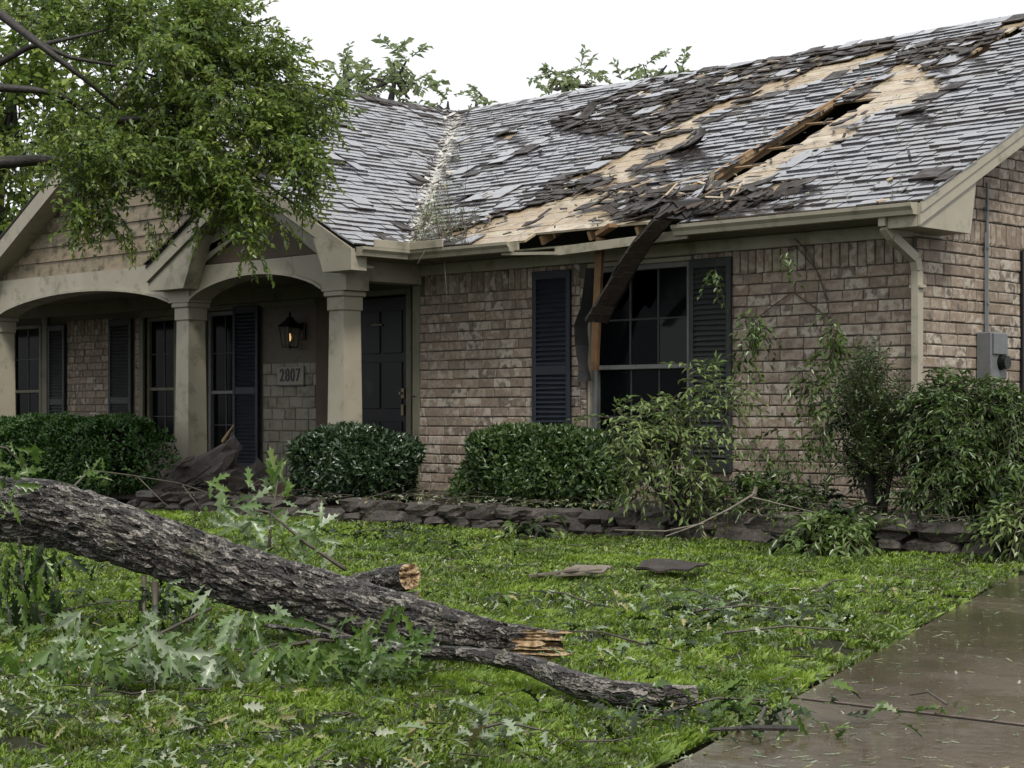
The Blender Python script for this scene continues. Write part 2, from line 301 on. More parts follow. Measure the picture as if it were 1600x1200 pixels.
# ------------------------------------------------------------------ ground
DA, DB = np.array([2.78, -3.38]), np.array([5.13, -9.49]); DD = (DB-DA)/np.linalg.norm(DB-DA); DN = np.array([-DD[1], DD[0]])  # DN points right (+X side)
def gz(x, y):                                              # lawn height
    return ZG+.022*noise.noise(Vector((x*.8, y*.8, 0)))+.012*noise.noise(Vector((x*2.6, y*2.6, 5)))
def ground():
    xs = np.concatenate([[-400, -150, -60, -30], np.arange(-16, 9.01, .25), [14, 30, 60, 150, 400]])
    ys = np.concatenate([[-300, -100, -40, -22], np.arange(-15, 1.01, .25), [6, 14, 30, 80, 200, 500]])
    V = []; 
    for y in ys:
        for x in xs:
            e = (np.array([x, y])-DA)@DN
            V.append((x, y, gz(x, y) if (-16 <= x <= 9 and -15 <= y <= 1 and e < -.1) else (ZG-.13 if e > -.05 and y < 2 else ZG-.02)))
    nx = len(xs); Fc = [(j*nx+i, j*nx+i+1, (j+1)*nx+i+1, (j+1)*nx+i) for j in range(len(ys)-1) for i in range(nx-1)]
    tag(mesh_np('lawn', V, Fc, M['turf'], smooth=True), 'flat front lawn between the house and the driveway', kind='structure')
ground()
drv = tag(empty('driveway'), 'wet brown concrete driveway at the right of the lawn', kind='structure')
j1a, j1b = atZ(1265, 1090, -.08)[:2], atZ(1600, 1130, -.08)[:2]
jd = (j1b-j1a)/np.linalg.norm(j1b-j1a)
def edge(s): return DA+DD*s
s1 = (j1a-DA)@DD; s2 = (atZ(1552, 940, -.08)[:2]-DA)@DD
for a, b in ((-.12, s2-.012), (s2+.012, s1-.03), (s1+.03, 11.)):
    p0, p1 = edge(a), edge(b); L0, L1 = p0+jd*9, p1+jd*9
    if a > 8: L1 = p1+jd*9
    z0, z1 = -.30, -.083; c = .004
    Vb = [(*p, z0) for p in (p0, p1, L1, L0)]; Vm = [(*p, z1-c) for p in (p0, p1, L1, L0)]
    cen = (p0+p1+L0+L1)/4
    Vt = [(*(p+(cen-p)/np.linalg.norm(cen-p)*c*1.6), z1) for p in (p0, p1, L1, L0)]
    mesh_np('slab', Vb+Vm+Vt, [(0, 1, 5, 4), (1, 2, 6, 5), (2, 3, 7, 6), (3, 0, 4, 7), (4, 5, 9, 8), (5, 6, 10, 9), (6, 7, 11, 10), (7, 4, 8, 11), (8, 9, 10, 11)], M['conc'], drv)
for s_ in (s1, s2):
    p0 = edge(s_); q = np.array([-jd[1], jd[0]])*.034; L0 = p0+jd*9
    mesh_np('joint', [(*(p0-q), -.089), (*(p0+q), -.089), (*(L0+q), -.089), (*(L0-q), -.089), (*(p0-q), -.2), (*(p0+q), -.2), (*(L0+q), -.2), (*(L0-q), -.2)], [(0, 1, 2, 3), (0, 4, 5, 1), (1, 5, 6, 2), (2, 6, 7, 3), (3, 7, 4, 0), (7, 6, 5, 4)], M['black'], drv)
# planter soil behind the stones
def soil():
    xs = np.linspace(-13, 3.4, 90); ys = np.linspace(-2.08, 1.2, 18); V = []
    for y in ys:
        for x in xs: V.append((x, y, .02+.08*min(1, max(0, (x+7)/7))+.03*noise.noise(Vector((x*3, y*3, 1)))+.03*noise.noise(Vector((x*.9, y, 4)))-(.0 if y > -1.9 else .03)))
    n = len(xs); tag(mesh_np('planter_soil', V, [(j*n+i, j*n+i+1, (j+1)*n+i+1, (j+1)*n+i) for j in range(17) for i in range(n-1)], M['soil'], smooth=True), 'dark wet soil of the planting bed along the wall', kind='structure')
soil()
def rock(name, c, s, parent, m=M['stone'], seed=0, rot=0.):
    n1, n2 = 6, 9; V = []; ca, sa = math.cos(rot), math.sin(rot)
    for i in range(n1+1):
        ph = -math.pi/2+math.pi*i/n1
        for k in range(n2):
            t = 2*math.pi*k/n2; d = np.array([math.cos(ph)*math.cos(t), math.cos(ph)*math.sin(t), math.sin(ph)])
            d = np.sign(d)*np.abs(d)**.62                   # boxy
            d *= 1+.42*noise.noise(Vector((d[0]*1.7+seed*7.1, d[1]*1.7, d[2]*1.7+seed)))
            p = d*np.array(s)/2; V.append((c[0]+p[0]*ca-p[1]*sa, c[1]+p[0]*sa+p[1]*ca, c[2]+p[2]))
    Fc = [(i*n2+k, i*n2+(k+1) % n2, (i+1)*n2+(k+1) % n2, (i+1)*n2+k) for i in range(n1) for k in range(n2)]
    return mesh_np(name, V, Fc, m, parent)
rw = tag(empty('retaining_wall', (-1, -2.1, ZG)), 'low dry stacked dark stone edging wall in front of the planting bed', 'retaining wall')
rwi = rw.matrix_basis.inverted()
x = -8.2; k = 0
for course in range(2):
    x = -8.4+course*.13
    while x < 3.3:
        big = x > -1.6; L = rnd.uniform(.14, .42) if not big else rnd.uniform(.16, .68)
        h = .105 if not big else .13
        yy = -2.2+.035*(x+5.4)
        if not big and course == 1 and rnd.random() < .3: x += L; continue
        if not (course == 1 and x > 2.6):
            rock('stone', (x+L/2+1, yy+rnd.uniform(-.02, .03)+course*.03+2.1, .04+h*(course)), (L*1.02, .26, h*1.18*rnd.uniform(.8, 1.35)), rw, seed=k, rot=rnd.uniform(-.15, .15))
        x += L; k += 1

# ------------------------------------------------------------------ house
house = tag(empty('brick_house'), 'single storey brick house with storm torn shingle roof and arched porch', 'house')
# --- walls
def ubrick():
    c, h = .03, .06                                        # unit brick facing -Y
    V = [(-.5, 0, -.5), (.5, 0, -.5), (.5, 0, .5), (-.5, 0, .5), (-.5, -.75, -.5), (.5, -.75, -.5), (.5, -.75, .5), (-.5, -.75, .5),
         (-.5+c, -1, -.5+h*1.6), (.5-c, -1, -.5+h*1.6), (.5-c, -1, .5-h*1.6), (-.5+c, -1, .5-h*1.6)]
    return np.array(V), [(0, 1, 5, 4), (1, 2, 6, 5), (2, 3, 7, 6), (3, 0, 4, 7), (4, 5, 9, 8), (5, 6, 10, 9), (6, 7, 11, 10), (7, 4, 8, 11), (8, 9, 10, 11)]
UBV, UBF = ubrick()
ub = []
for i in range(5):
    V = UBV+np.array([(0, 0, 0)]*4+[(rnd.uniform(-.012, .012), rnd.uniform(-.12, .12), rnd.uniform(-.03, .03)) for _ in range(8)])
    me = bpy.data.meshes.new('brick'); me.from_pydata(V.tolist(), [], UBF); me.materials.append(M['brick']); ub.append((me, V))
def brick_matrix(face, u, z, wd, ht, off=0):
    """face 'F': wall y=off facing -Y, u = x; face 'G': wall x=off facing +X, u = y"""
    p = .016*rnd.uniform(.7, 1.3); S = Matrix.Diagonal((wd, p, ht, 1))
    T = Matrix.Rotation(rnd.uniform(-.006, .006), 4, 'Y')
    if face == 'F': return Matrix.Translation((u, off, z)) @ T @ S
    return Matrix.Translation((off, u, z)) @ Matrix.Rotation(math.pi/2, 4, 'Z') @ T @ S
PB = .102
def course_list(u0, u1, z0, z1, keep=None):
    out = []; z = z0; r = 0
    while z < z1-.03:
        u = u0-rnd.uniform(0, .2)
        while u < u1-.01:
            L = rnd.choice((.26, .26, .26, .27, .18, .13, .22)); a, b = max(u, u0), min(u+L, u1)
            if b-a > .035 and (keep is None or keep((a+b)/2, z+PB/2)): out.append(((a+b)/2, z+PB/2, b-a-.009, PB-.011))
            u += L
        z += PB; r += 1
    return out
def soldier_list(u0, u1, z0, z1, keep=None):
    out = []; u = u0
    while u < u1-.03:
        L = .092; 
        if keep is None or keep(u+L/2, (z0+z1)/2): out.append((u+L/2, (z0+z1)/2, L-.013, z1-z0-.01))
        u += L
    return out
front_wall = MB()
T = .22
WX0, WX1, WZ0, WZ1 = -3.80, -2.49, .42, 2.42
front_wall.box(-6.285, WX0, 0, T, -.3, 2.45); front_wall.box(WX1, 0, 0, T, -.3, 2.45); front_wall.box(WX0, WX1, 0, T, -.3, WZ0); front_wall.box(WX0, WX1, 0, T, WZ1, 2.45)
front_wall.box(-6.285, -6.285+T, T, .8, -.3, 2.45)
fw = front_wall.build('wall', M['mortar'], house, label='mortar of the front brick wall')
gable = MB(); gyb = YR*2+OE
gable.prism([(T, -.3), (gyb, -.3), (gyb, 2.45), (YR, ZR-.12), (T, 2.45+TM*T*.6)], 0, -T, 0)
gw = gable.build('wall', M['mortar'], house, label='mortar of the brick gable wall')
singles = []   # (distance, face, brick tuple, off, parent)
zs = [-.1]
bl = [(b, 'F', 0.) for b in course_list(-6.285, WX0-.09, -.014, 2.23)] + [(b, 'F', 0.) for b in course_list(WX1+.02, 0., -.014, 2.23)]
bl += [(b, 'F', 0.) for b in course_list(WX0-.09, WX0-.012, -.04, 2.33)]
bl += [(b, 'F', 0.) for b in course_list(WX0, WX1, -.04, WZ0-.02)]
bl += [(b, 'F', 0.) for b in soldier_list(-6.2, WX0-.12, 2.23, 2.45)+soldier_list(WX1+.06, -.05, 2.23, 2.45)]
def gtop(y): return ZE-.16+TM*(y+OE) if y < YR else 9
gl = course_list(.0, 6.2, 0., 2.45, lambda u, z: z < 2.5) + soldier_list(.02, 6.2, 2.45, 2.66, lambda u, z: z+.1 < gtop(u)) + course_list(.05, 6.2, 2.665, 5.0, lambda u, z: z+.05 < gtop(u-.1))
bl += [(b, 'G', 0.) for b in gl]
def view(P):
    d = np.array(P)-CAM; w_ = d@FW
    return 800+F_*(d@RT)/w_, HY-F_*d[2]/w_, w_
def bscore(it):
    (u, z, wd, ht), fc, off = it; x, y, w_ = view((u, 0, z) if fc == 'F' else (0, u, z))
    if not (-10 < x < 1610) or (-3.8 < u < -2.5 and fc == 'F') or (fc == 'F' and -4.53 < u < -3.98) or (fc == 'F' and -2.47 < u < -1.94): return 1e9
    hid = (y > 790) or (fc == 'G' and y > 640) or (x > 1320 and y > 700) or (700 < x < 1140 and y > 680)
    return w_+(60 if hid else 0)-(wd*8)
bl.sort(key=bscore)
rest = {'F': ([], [], []), 'G': ([], [], [])}
for i, (b, fc, off) in enumerate(bl):
    Mx = brick_matrix(fc, *b, off); me, V = ub[rnd.randrange(5)]
    if i < 300: inst('brick', me, Mx, fw if fc == 'F' else gw)
    else:
        Vr, Fr, Ar = rest[fc]; bs = len(Vr); A = np.array(Mx)
        Vr += (V @ A[:3, :3].T+A[:3, 3]).tolist(); Fr += [tuple(bs+q for q in f) for f in UBF]; Ar += [rnd.random()]*len(V)
for fc, par in (('F', fw), ('G', gw)):
    Vr, Fr, Ar = rest[fc]; tag(mesh_np('brick_courses', Vr, Fr, M['brick'], par, var=Ar), kind='stuff')
# --- porch walls (set back), painted brick
PY = 1.0
pw = MB(); pw.box(-18, -13.1, PY, PY+.2, -.3, 2.6); pw.box(-13.1, -12.35, PY, PY+.2, -.3, .5); pw.box(-12.35, -11.7, PY, PY+.2, -.3, 2.6)
pw.box(-13.1, -12.35, PY, PY+.2, 2.3, 2.6); pw.box(-11.7, -10.95, PY, PY+.2, -.3, .32); pw.box(-11.7, -10.95, PY, PY+.2, 2.33, 2.6); pw.box(-10.95, -8.1, PY, PY+.2, -.3, 2.6)
pwo = pw.build('wall', M['pbrick'], house, label='pale painted wall at the back of the porch')
pm = []; 
b2, f2, a2 = [], [], []
def stuff_bricks(lst, face, off, acc, prot=1.):
    for b in lst:
        A = np.array(brick_matrix(face, *b, off)); V = ub[rnd.randrange(5)][1]; bs = len(acc[0])
        acc[0].extend((V @ A[:3, :3].T+A[:3, 3]).tolist()); acc[1].extend([tuple(bs+q for q in f) for f in UBF]); acc[2].extend([rnd.random()]*len(V))
acc = ([], [], [])
stuff_bricks(course_list(-15.1, -13.93, -.04, 2.1)+soldier_list(-15.1, -13.93, 2.1, 2.33)+course_list(-13.33, -13.2, -.04, 2.3), 'F', PY, acc)
tag(mesh_np('brick_courses', acc[0], acc[1], M['brick'], pwo, var=acc[2]), kind='stuff')
acc = ([], [], [])
PBs, PB = PB, .145
stuff_bricks([(u, z, wd, h) for u, z, wd, h in course_list(-10.38, -9.3, .0, 1.55)], 'F', PY, acc)
PB = PBs
blk = mesh_np('painted_block', acc[0], acc[1], M['pblock'], pwo, var=acc[2]); tag(blk, kind='stuff')
mb = MB()                                                  # dark stained corner pilaster and doorway wall
mb.box(-9.26, -9.02, PY-.05, PY+.0, 0, 2.4); mb.box(-8.98, -8.82, PY-.08, PY, 0, 2.4); mb.box(-8.78, -8.2, PY-.04, PY, 0, 2.4)
mb.build('pilaster', M['gwood'], house, label='dark stained corner boards beside the front door')
DY = .6
dw = MB(); dw.box(-8.1, -6.285, DY+.06, DY+.3, 2.36, 2.6); dw.box(-6.96, -6.285, DY+.06, DY+.26, -.3, 2.6); dw.box(-8.3, -8.1, DY+.05, PY+.2, -.3, 2.6)
dw.build('wall', M['trimd'], house, label='wall around the recessed front door')
dr = MB(); dr.bbox(-8.08, -7.17, DY+.02, DY+.07, .02, 2.31)
for (z0, z1) in ((.25, .85), (1.0, 1.55), (1.65, 2.15)): dr.bbox(-7.98, -7.66, DY+.005, DY+.02, z0, z1); dr.bbox(-7.58, -7.27, DY+.005, DY+.02, z0, z1)
door = dr.build('door', M['door'], house, label='black front door')
hd = MB(); hd.bbox(-7.27, -7.22, DY-.01, DY+.01, 1.12, 1.24); hd.tube([(-7.245, DY, 1.18), (-7.245, DY-.05, 1.18)], .018); hd.bbox(-7.265, -7.225, DY-.012, DY+.01, .92, 1.05, .003)
hd.build('handle', M['brass'], door)
kn = MB(); kn.bbox(-7.78, -7.6, DY-.02, DY+.005, 1.98, 2.0, .004); kn.tube([(-7.74, DY-.02, 1.99), (-7.69, DY-.03, 2.0), (-7.64, DY-.02, 1.99)], .006, 6); kn.build('knocker', M['brass'], door)
df = MB(); df.bbox(-7.15, -7.06, DY-.04, DY+.08, 0, 2.4); df.bbox(-8.2, -7.15, DY-.04, DY+.08, 2.33, 2.4); df.bbox(-7.05, -6.7, DY-.01, DY+.07, 0, 2.45); df.bbox(-6.69, -6.5, DY-.05, DY+.07, 0, 2.45)
df.bbox(-6.40, -6.287, -.02, .12, 0, 2.45)
df.build('door_frame', M['trimd'], house)
kk = MB(); kk.tube([(-6.34, -.03, 1.13), (-6.34, -.07, 1.13), (-6.36, -.08, 1.16)], .008, 6); kk.build('hook', M['iron'], house)
# porch floor, ceiling
mb = MB(); mb.bbox(-18, -6.285, -1.25, PY, -.15, .02, .01); mb.build('porch_floor', mat('porch_slab', [(.14, .12, .1), (.2, .18, .15)], .6), house)
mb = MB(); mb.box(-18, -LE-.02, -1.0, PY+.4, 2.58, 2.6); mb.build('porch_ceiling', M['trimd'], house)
# interior shell keeps rooms dark
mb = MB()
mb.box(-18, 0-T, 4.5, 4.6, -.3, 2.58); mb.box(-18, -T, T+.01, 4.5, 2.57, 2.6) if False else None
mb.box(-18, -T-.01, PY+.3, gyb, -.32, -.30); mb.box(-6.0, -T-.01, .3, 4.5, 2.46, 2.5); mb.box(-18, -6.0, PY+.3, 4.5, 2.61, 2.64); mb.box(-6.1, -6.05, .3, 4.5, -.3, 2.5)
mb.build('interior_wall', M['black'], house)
# windows
def window(x0, x1, z0, z1, Y, label, vm=(.36, .67), hm=.5, rail=None, lowm=True, fr=.055, cas=M['sash'], missing=()):
    rail = rail if rail else (z0+z1)/2
    f = MB(); f.bbox(x0, x0+fr, Y, Y+.1, z0, z1); f.bbox(x1-fr, x1, Y, Y+.1, z0, z1); f.bbox(x0+fr, x1-fr, Y, Y+.1, z1-fr, z1); f.bbox(x0+fr, x1-fr, Y-.02, Y+.1, z0, z0+fr)
    f.bbox(x0+fr+.001, x1-fr-.001, Y+.01, Y+.07, rail-.028, rail+.018)
    wn = f.build('window', cas, house, label=label)
    iw = x1-x0-2*fr
    for zz0, zz1, yo in ((rail+.02, z1-fr, .035), (z0+fr, rail-.03, .05)):
        xs_ = [x0+fr]+[x0+fr+iw*v for v in vm]+[x1-fr]; zs_ = [zz0, zz0+(zz1-zz0)*hm, zz1]
        m_ = MB()
        for v in xs_[1:-1]: m_.bbox(v-.011, v+.011, Y+yo, Y+yo+.025, zz0, zz1, .003)
        m_.bbox(xs_[0], xs_[-1], Y+yo+.002, Y+yo+.022, zs_[1]-.01, zs_[1]+.01, .003)
        m_.build('muntin', M['munt'], wn)
        for i in range(len(xs_)-1):
            for j in range(2):
                p = MB(); p.box(xs_[i]+.004, xs_[i+1]-.004, Y+yo+.01, Y+yo+.015, zs_[j]+.004, zs_[j+1]-.004)
                up_ = zz0 > rail
                if up_ and (i, j) in missing: # broken pane: a jagged shard left in its corner
                    p = MB(); a_, b_ = xs_[i]+.004, xs_[i+1]-.004; c_, d_ = zs_[j]+.004, zs_[j+1]-.004
                    p.prism([(a_, c_), (b_, c_), (b_, c_+.5*(d_-c_)), (b_-.3*(b_-a_), c_+.2*(d_-c_)), (a_+.5*(b_-a_), c_+.28*(d_-c_)), (a_+.2*(b_-a_), c_+.08*(d_-c_))], 1, Y+yo+.01, Y+yo+.015)
                p.build('pane', M['glassr'] if (up_ and i == 2 and j == 0 and missing) else M['glass'], wn)
    return wn
win1 = window(WX0+.03, WX1-.01, WZ0, WZ1-.02, .03, 'wide front window with broken panes', rail=1.4, hm=.48, missing=((1, 1), (0, 1)), cas=M['sash'])
mb = MB(); mb.bbox(WX0, WX0+.03, -.005, .14, WZ0-.05, WZ1, .004); mb.bbox(WX1-.01, WX1+.02, -.005, .14, WZ0-.05, WZ1, .004); mb.bbox(WX0, WX1+.02, -.01, .14, WZ1-.02, WZ1+.02, .004); mb.bbox(WX0-.03, WX1+.03, -.04, .14, WZ0-.07, WZ0-.001, .006)
mb.build('window_casing', M['trim'], house)
window(-13.1, -12.35, .5, 2.3, PY+.03, 'narrow porch window left of the middle column', vm=(.5,), rail=1.3, cas=M['trimd'])
window(-11.65, -10.97, .33, 2.32, PY+.03, 'narrow porch window behind the middle column', vm=(.5,), rail=1.24)
window(-16.6, -15.75, .4, 2.3, PY-.07, 'leftmost dark porch window', vm=(.5,), rail=1.3, cas=M['trimd'])
mb = MB()
mb.bbox(-15.75, -15.6, PY-.06, PY-.002, 0, 2.45); mb.bbox(-13.2, -13.1, PY-.04, PY+.08, 0, 2.45); mb.bbox(-12.35, -12.1, PY-.04, PY+.08, 0, 2.45); mb.bbox(-13.1, -12.35, PY-.04, PY+.06, 2.3, 2.4)
mb.bbox(-18, -8.3, PY-.08, PY-.045, 2.4, 2.58); mb.bbox(-11.75, -11.66, PY-.03, PY+.05, 0, 2.4); mb.bbox(-11.7, -9.3, PY-.03, PY-.001, 2.33, 2.399)
mb.build('porch_trim', M['trimd'], house)
SLAT = None
def shutter(x0, x1, z0, z1, Y, m, label, mid=None, n=20, step=.047):
    f = MB(); b = .055; mid = mid or z0+(z1-z0)*.42
    f.bbox(x0, x0+b, Y-.04, Y, z0, z1); f.bbox(x1-b, x1, Y-.04, Y, z0, z1)
    for a, c in ((z0, z0+.09), (mid-.05, mid+.05), (z1-.09, z1)): f.bbox(x0+b, x1-b, Y-.038, Y, a, c)
    f.box(x0+b, x1-b, Y-.008, Y-.004, z0+.05, z1-.05)
    s = f.build('shutter', m, house, label=label)
    bm = MB(); wd = x1-x0-2*b
    bm.prism([(-.026, -.016), (-.022, -.022), (.002, .012), (-.002, .018)], 0, -wd/2, wd/2); me = None
    for a, c in ((z0+.09, mid-.05), (mid+.05, z1-.09)):
        k = int((c-a)/step); st = (c-a)/k
        for i in range(k):
            z = a+(i+.5)*st
            if me is None: o = bm.build('slat', m, s); me = o.data; o.location = ((x0+x1)/2, Y-.009, z)
            else: inst('slat', me, Matrix.Translation(((x0+x1)/2, Y-.009, z)) @ Matrix.Rotation(rnd.uniform(-.02, .02), 4, 'Y'), s)
    return s
shutter(-4.53, -4.0, .36, 2.40, -.02, M['shutl'], 'navy blue louvred shutter left of the broken window', mid=1.38)
shutter(-2.46, -1.96, .38, 2.40, -.02, M['shutr'], 'faded grey green louvred shutter with vines, right of the broken window', mid=1.42)
shutter(-15.58, -15.12, .3, 2.28, PY-.02, M['shutr'], 'dim louvred shutter at the left end of the porch')
shutter(-13.93, -13.36, .3, 2.3, PY-.03, M['shutr'], 'dim louvred shutter beside the painted brick')
shutter(-10.96, -10.42, .22, 2.36, PY-.04, M['shutl'], 'black louvred shutter beside the house number', mid=1.25)
# columns
def column(cx, cy, label):
    m_ = MB(); z0, z1 = .02, 2.12
    w0, w1 = .14, .118
    V = [(cx+i*w_, cy+j*w_, z) for z, w_ in ((z0, w0), (z1, w1)) for i, j in ((-1, -1), (1, -1), (1, 1), (-1, 1))]
    m_.add(V, [(0, 1, 5, 4), (1, 2, 6, 5), (2, 3, 7, 6), (3, 0, 4, 7), (3, 2, 1, 0), (4, 5, 6, 7)])
    c = m_.build('column', M['trim'], house, label=label)
    k = MB(); k.bbox(cx-.14, cx+.14, cy-.14, cy+.14, 2.04, 2.19, .01); k.bbox(cx-.165, cx+.165, cy-.165, cy+.165, 2.19, 2.25, .01); k.build('capital', M['trim'], c)
    k = MB(); k.bbox(cx-.165, cx+.165, cy-.165, cy+.165, .021, .14, .01); k.build('column_base', M['trim'], c)
CY = -.93
column(-6.47, CY, 'right porch column beside the round bush'); column(-9.28, CY, 'middle porch column'); column(-13.62, CY, 'left porch column at the frame edge')
# beams with arches (two bays), front plane Y=-1.08
def arch_beam(x0, x1, zs0, zs1, crown, ztop, name, label, yf=-1.08, yb=-.8):
    P = []; n = 18
    for i in range(n+1):
        t = i/n; P.append((x0+(x1-x0)*t, zs0+(zs1-zs0)*t+(crown-zs0)*(1-(2*t-1)**2)**.8*1.0))
    V = []; Fc = []
    for y in (yf, yb):
        for x_, z_ in P: V.append((x_, y, z_)); V.append((x_, y, ztop))
    m_ = 2*(n+1)
    for i in range(n):
        a = 2*i; Fc += [(a, a+1, a+3, a+2), (m_+a, m_+a+2, m_+a+3, m_+a+1), (a, a+2, m_+a+2, m_+a), (a+1, m_+a+1, m_+a+3, a+3)]
    Fc += [(0, m_, m_+1, 1), (m_-2, m_-1, 2*m_-1, 2*m_-2)]
    b_ = MB(); b_.add(V, Fc)
    # raised lower moulding following the arch
    for i in range(n):
        (xa, za), (xb, zb) = P[i], P[i+1]; b_.bar((xa, yf-.01, za+.014), (xb, yf-.01, zb+.014), .03, .03, up=(0, 0, 1))
    return b_.build(name, M['trim'], house, label=label)
arch_beam(-13.42, -9.5, 2.26, 2.26, 2.48, 2.72, 'porch_beam', 'left arched porch beam')
arch_beam(-9.08, -6.66, 2.27, 2.27, 2.50, 2.66, 'porch_beam', 'right arched porch beam')
for bx in ((-9.5, -9.08, -1.1, -.78, 2.25, 2.7), (-6.66, -6.25, -1.1, -.78, 2.25, 2.66), (-13.9, -13.42, -1.1, -.78, 2.25, 2.72), (-20, -13.9, -1.08, -.8, 2.3, 2.72), (-6.5, -6.25, -.78, -.02, 2.36, 2.62)):
    mb = MB(); mb.box(*bx); mb.build('porch_beam', M['trim'], house)
# --- main roof frames
def frameM(u, v, n): return np.array([u, -OE+v/SM-n*TM/SM, ZE+v*TM/SM+n/SM])
def frameW(u, v, n): return np.array([-LE-v/SP+n*TP/SP, u, ZE+v*TP/SP+n/SP])
VM = (ZR-ZE)*SM/TM
def umin(v): return -LE-(v*TM/SM)/TP
def wmax(v): return -OE+(v*TP/SP)/TM
pxl = lambda L: [uvR(*p) for p in L]
HOLES = [[(-2.88, 1.15), (-2.48, 1.15), (-2.33, 2.2), (-2.24, 3.5), (-2.74, 3.6)], [(-1.8, 4.5), (-1.52, 4.4), (-1.5, 5.2), (-1.32, 6.1), (-1.62, 6.1), (-1.72, 5.2)],
         [uvR(*p) for p in ((805, 372), (1060, 338), (1060, 350), (805, 384))]]
BARE = [pxl([(1092, 294), (1180, 292), (1235, 258), (1330, 212), (1330, 190), (1385, 172), (1480, 148), (1464, 116), (1450, 105), (1412, 98), (1345, 155), (1290, 178)]),
        pxl([(1259, 114), (1385, 79), (1380, 92), (1330, 112), (1290, 128), (1240, 142), (1180, 158), (1150, 158)]),
        pxl([(660, 380), (700, 368), (800, 335), (880, 312), (930, 296), (1030, 250), (1052, 236), (1040, 262), (965, 300), (940, 325), (985, 330), (990, 345), (1010, 350), (800, 380)]),
        pxl([(1040, 200), (1110, 170), (1180, 145), (1180, 152), (1110, 182), (1060, 205)])]
RUMP = [pxl([(870, 372), (930, 318), (1000, 282), (1090, 296), (1180, 288), (1250, 284), (1240, 306), (1130, 335), (1060, 348), (960, 365)]),
        pxl([(860, 190), (1060, 108), (1250, 70), (1420, 45), (1390, 78), (1250, 115), (1180, 160), (1100, 200), (1080, 240), (960, 300), (850, 335), (740, 368), (700, 372), (800, 318), (900, 270), (1000, 220), (900, 212)]),
        pxl([(1385, 75), (1500, 60), (1600, 30), (1600, 45), (1500, 110), (1420, 110)])]
GAPS = pxl([(920, 260), (1060, 212), (1100, 200), (1085, 222), (960, 285)]), pxl([(760, 215), (810, 206), (800, 222), (765, 224)])
def inside(L, u, v): return any(inpoly(u, v, P) for P in L)
roof = MB()
# back slope, attic floor and a felt layer just under the decking keeps the attic dark
yb_ = 2*YR+OE
roof.add([(-18, YR, ZR-.02), (RK, YR, ZR-.02), (RK, yb_+.5, ZE), (-18, yb_+.5, ZE), (-18, YR, ZR-.1), (RK, YR, ZR-.1), (RK, yb_+.5, ZE-.1), (-18, yb_+.5, ZE-.1)],
         [(0, 1, 2, 3), (7, 6, 5, 4), (0, 4, 5, 1), (1, 5, 6, 2), (2, 6, 7, 3), (3, 7, 4, 0)])
roof.box(-6.0, -T-.02, .02, yb_, 2.5, 2.53)
rf = roof.build('roof', M['felt'], house, label='storm torn main roof')
# decking planks, cut out where the holes are
PLW = .20; v = 0.0; i = 0
while v < VM-.02:
    v1 = min(v+PLW, VM); vm = (v+v1)/2
    segs = []; u = umin(vm)-.25; cur = None; st = .02; U = np.arange(u, RK-.02, st)
    ok = [not inside(HOLES, q+.02*math.sin(i*7.3), vm) for q in U]
    joints = sorted(rnd.uniform(u, RK) for _ in range(3)); s0 = None
    for q, k_ in zip(U, ok):
        brk = any(abs(q-j_) < st/2 for j_ in joints)
        if k_ and s0 is None: s0 = q
        if s0 is not None and (not k_ or brk or q >= U[-1]-1e-9):
            if q-s0 > .05: segs.append((s0, q-.006))
            s0 = q+.004 if (k_ and brk) else None
    for a, b in segs:
        lift = rnd.uniform(0, .004); ja, jb = rnd.uniform(-.02, .02), rnd.uniform(-.02, .02)
        V = [frameM(*p) for n in (-.03+lift, -.008+lift) for p in ((a+ja, v+.004, n), (b, v+.004, n), (b+jb, v1-.004, n), (a, v1-.004, n))]
        mesh_np('board', V, [(3, 2, 1, 0), (4, 5, 6, 7), (0, 1, 5, 4), (1, 2, 6, 5), (2, 3, 7, 6), (3, 0, 4, 7)], M['deck'], rf)
    v = v1; i += 1
# rafters and cross battens seen in the holes
for ux in (-2.93, -2.2, -1.85, -1.25, -3.55, -4.2):
    b_ = MB(); P0, P1 = frameM(ux, .22, -.1), frameM(ux, VM-.05, -.1); b_.bar(P0, P1, .04, .09, up=tuple(frameM(0, 0, 1)-frameM(0, 0, 0))); b_.build('rafter', M['rafter'], rf)
b_ = MB(); nrm = tuple(frameM(0, 0, 1)-frameM(0, 0, 0))
b_.bar(frameM(-2.885, 1.05, -.02), frameM(-2.73, 4.4, -.012), .03, .085, up=nrm); b_.build('rafter', M['rafter'], rf, label='exposed splintered rafter along the long hole')
for vv in (1.75, 2.35, 3.1, 4.8):
    b_ = MB(); o_ = 1.05 if vv > 4 else 0
    b_.bar(frameM(-2.95+o_, vv, -.045+rnd.uniform(-.02, .01)), frameM(-2.3+o_, vv+rnd.uniform(-.08, .08), -.045+rnd.uniform(-.02, .01)), .028, .02, up=nrm); b_.build('batten', M['rafter'], rf)
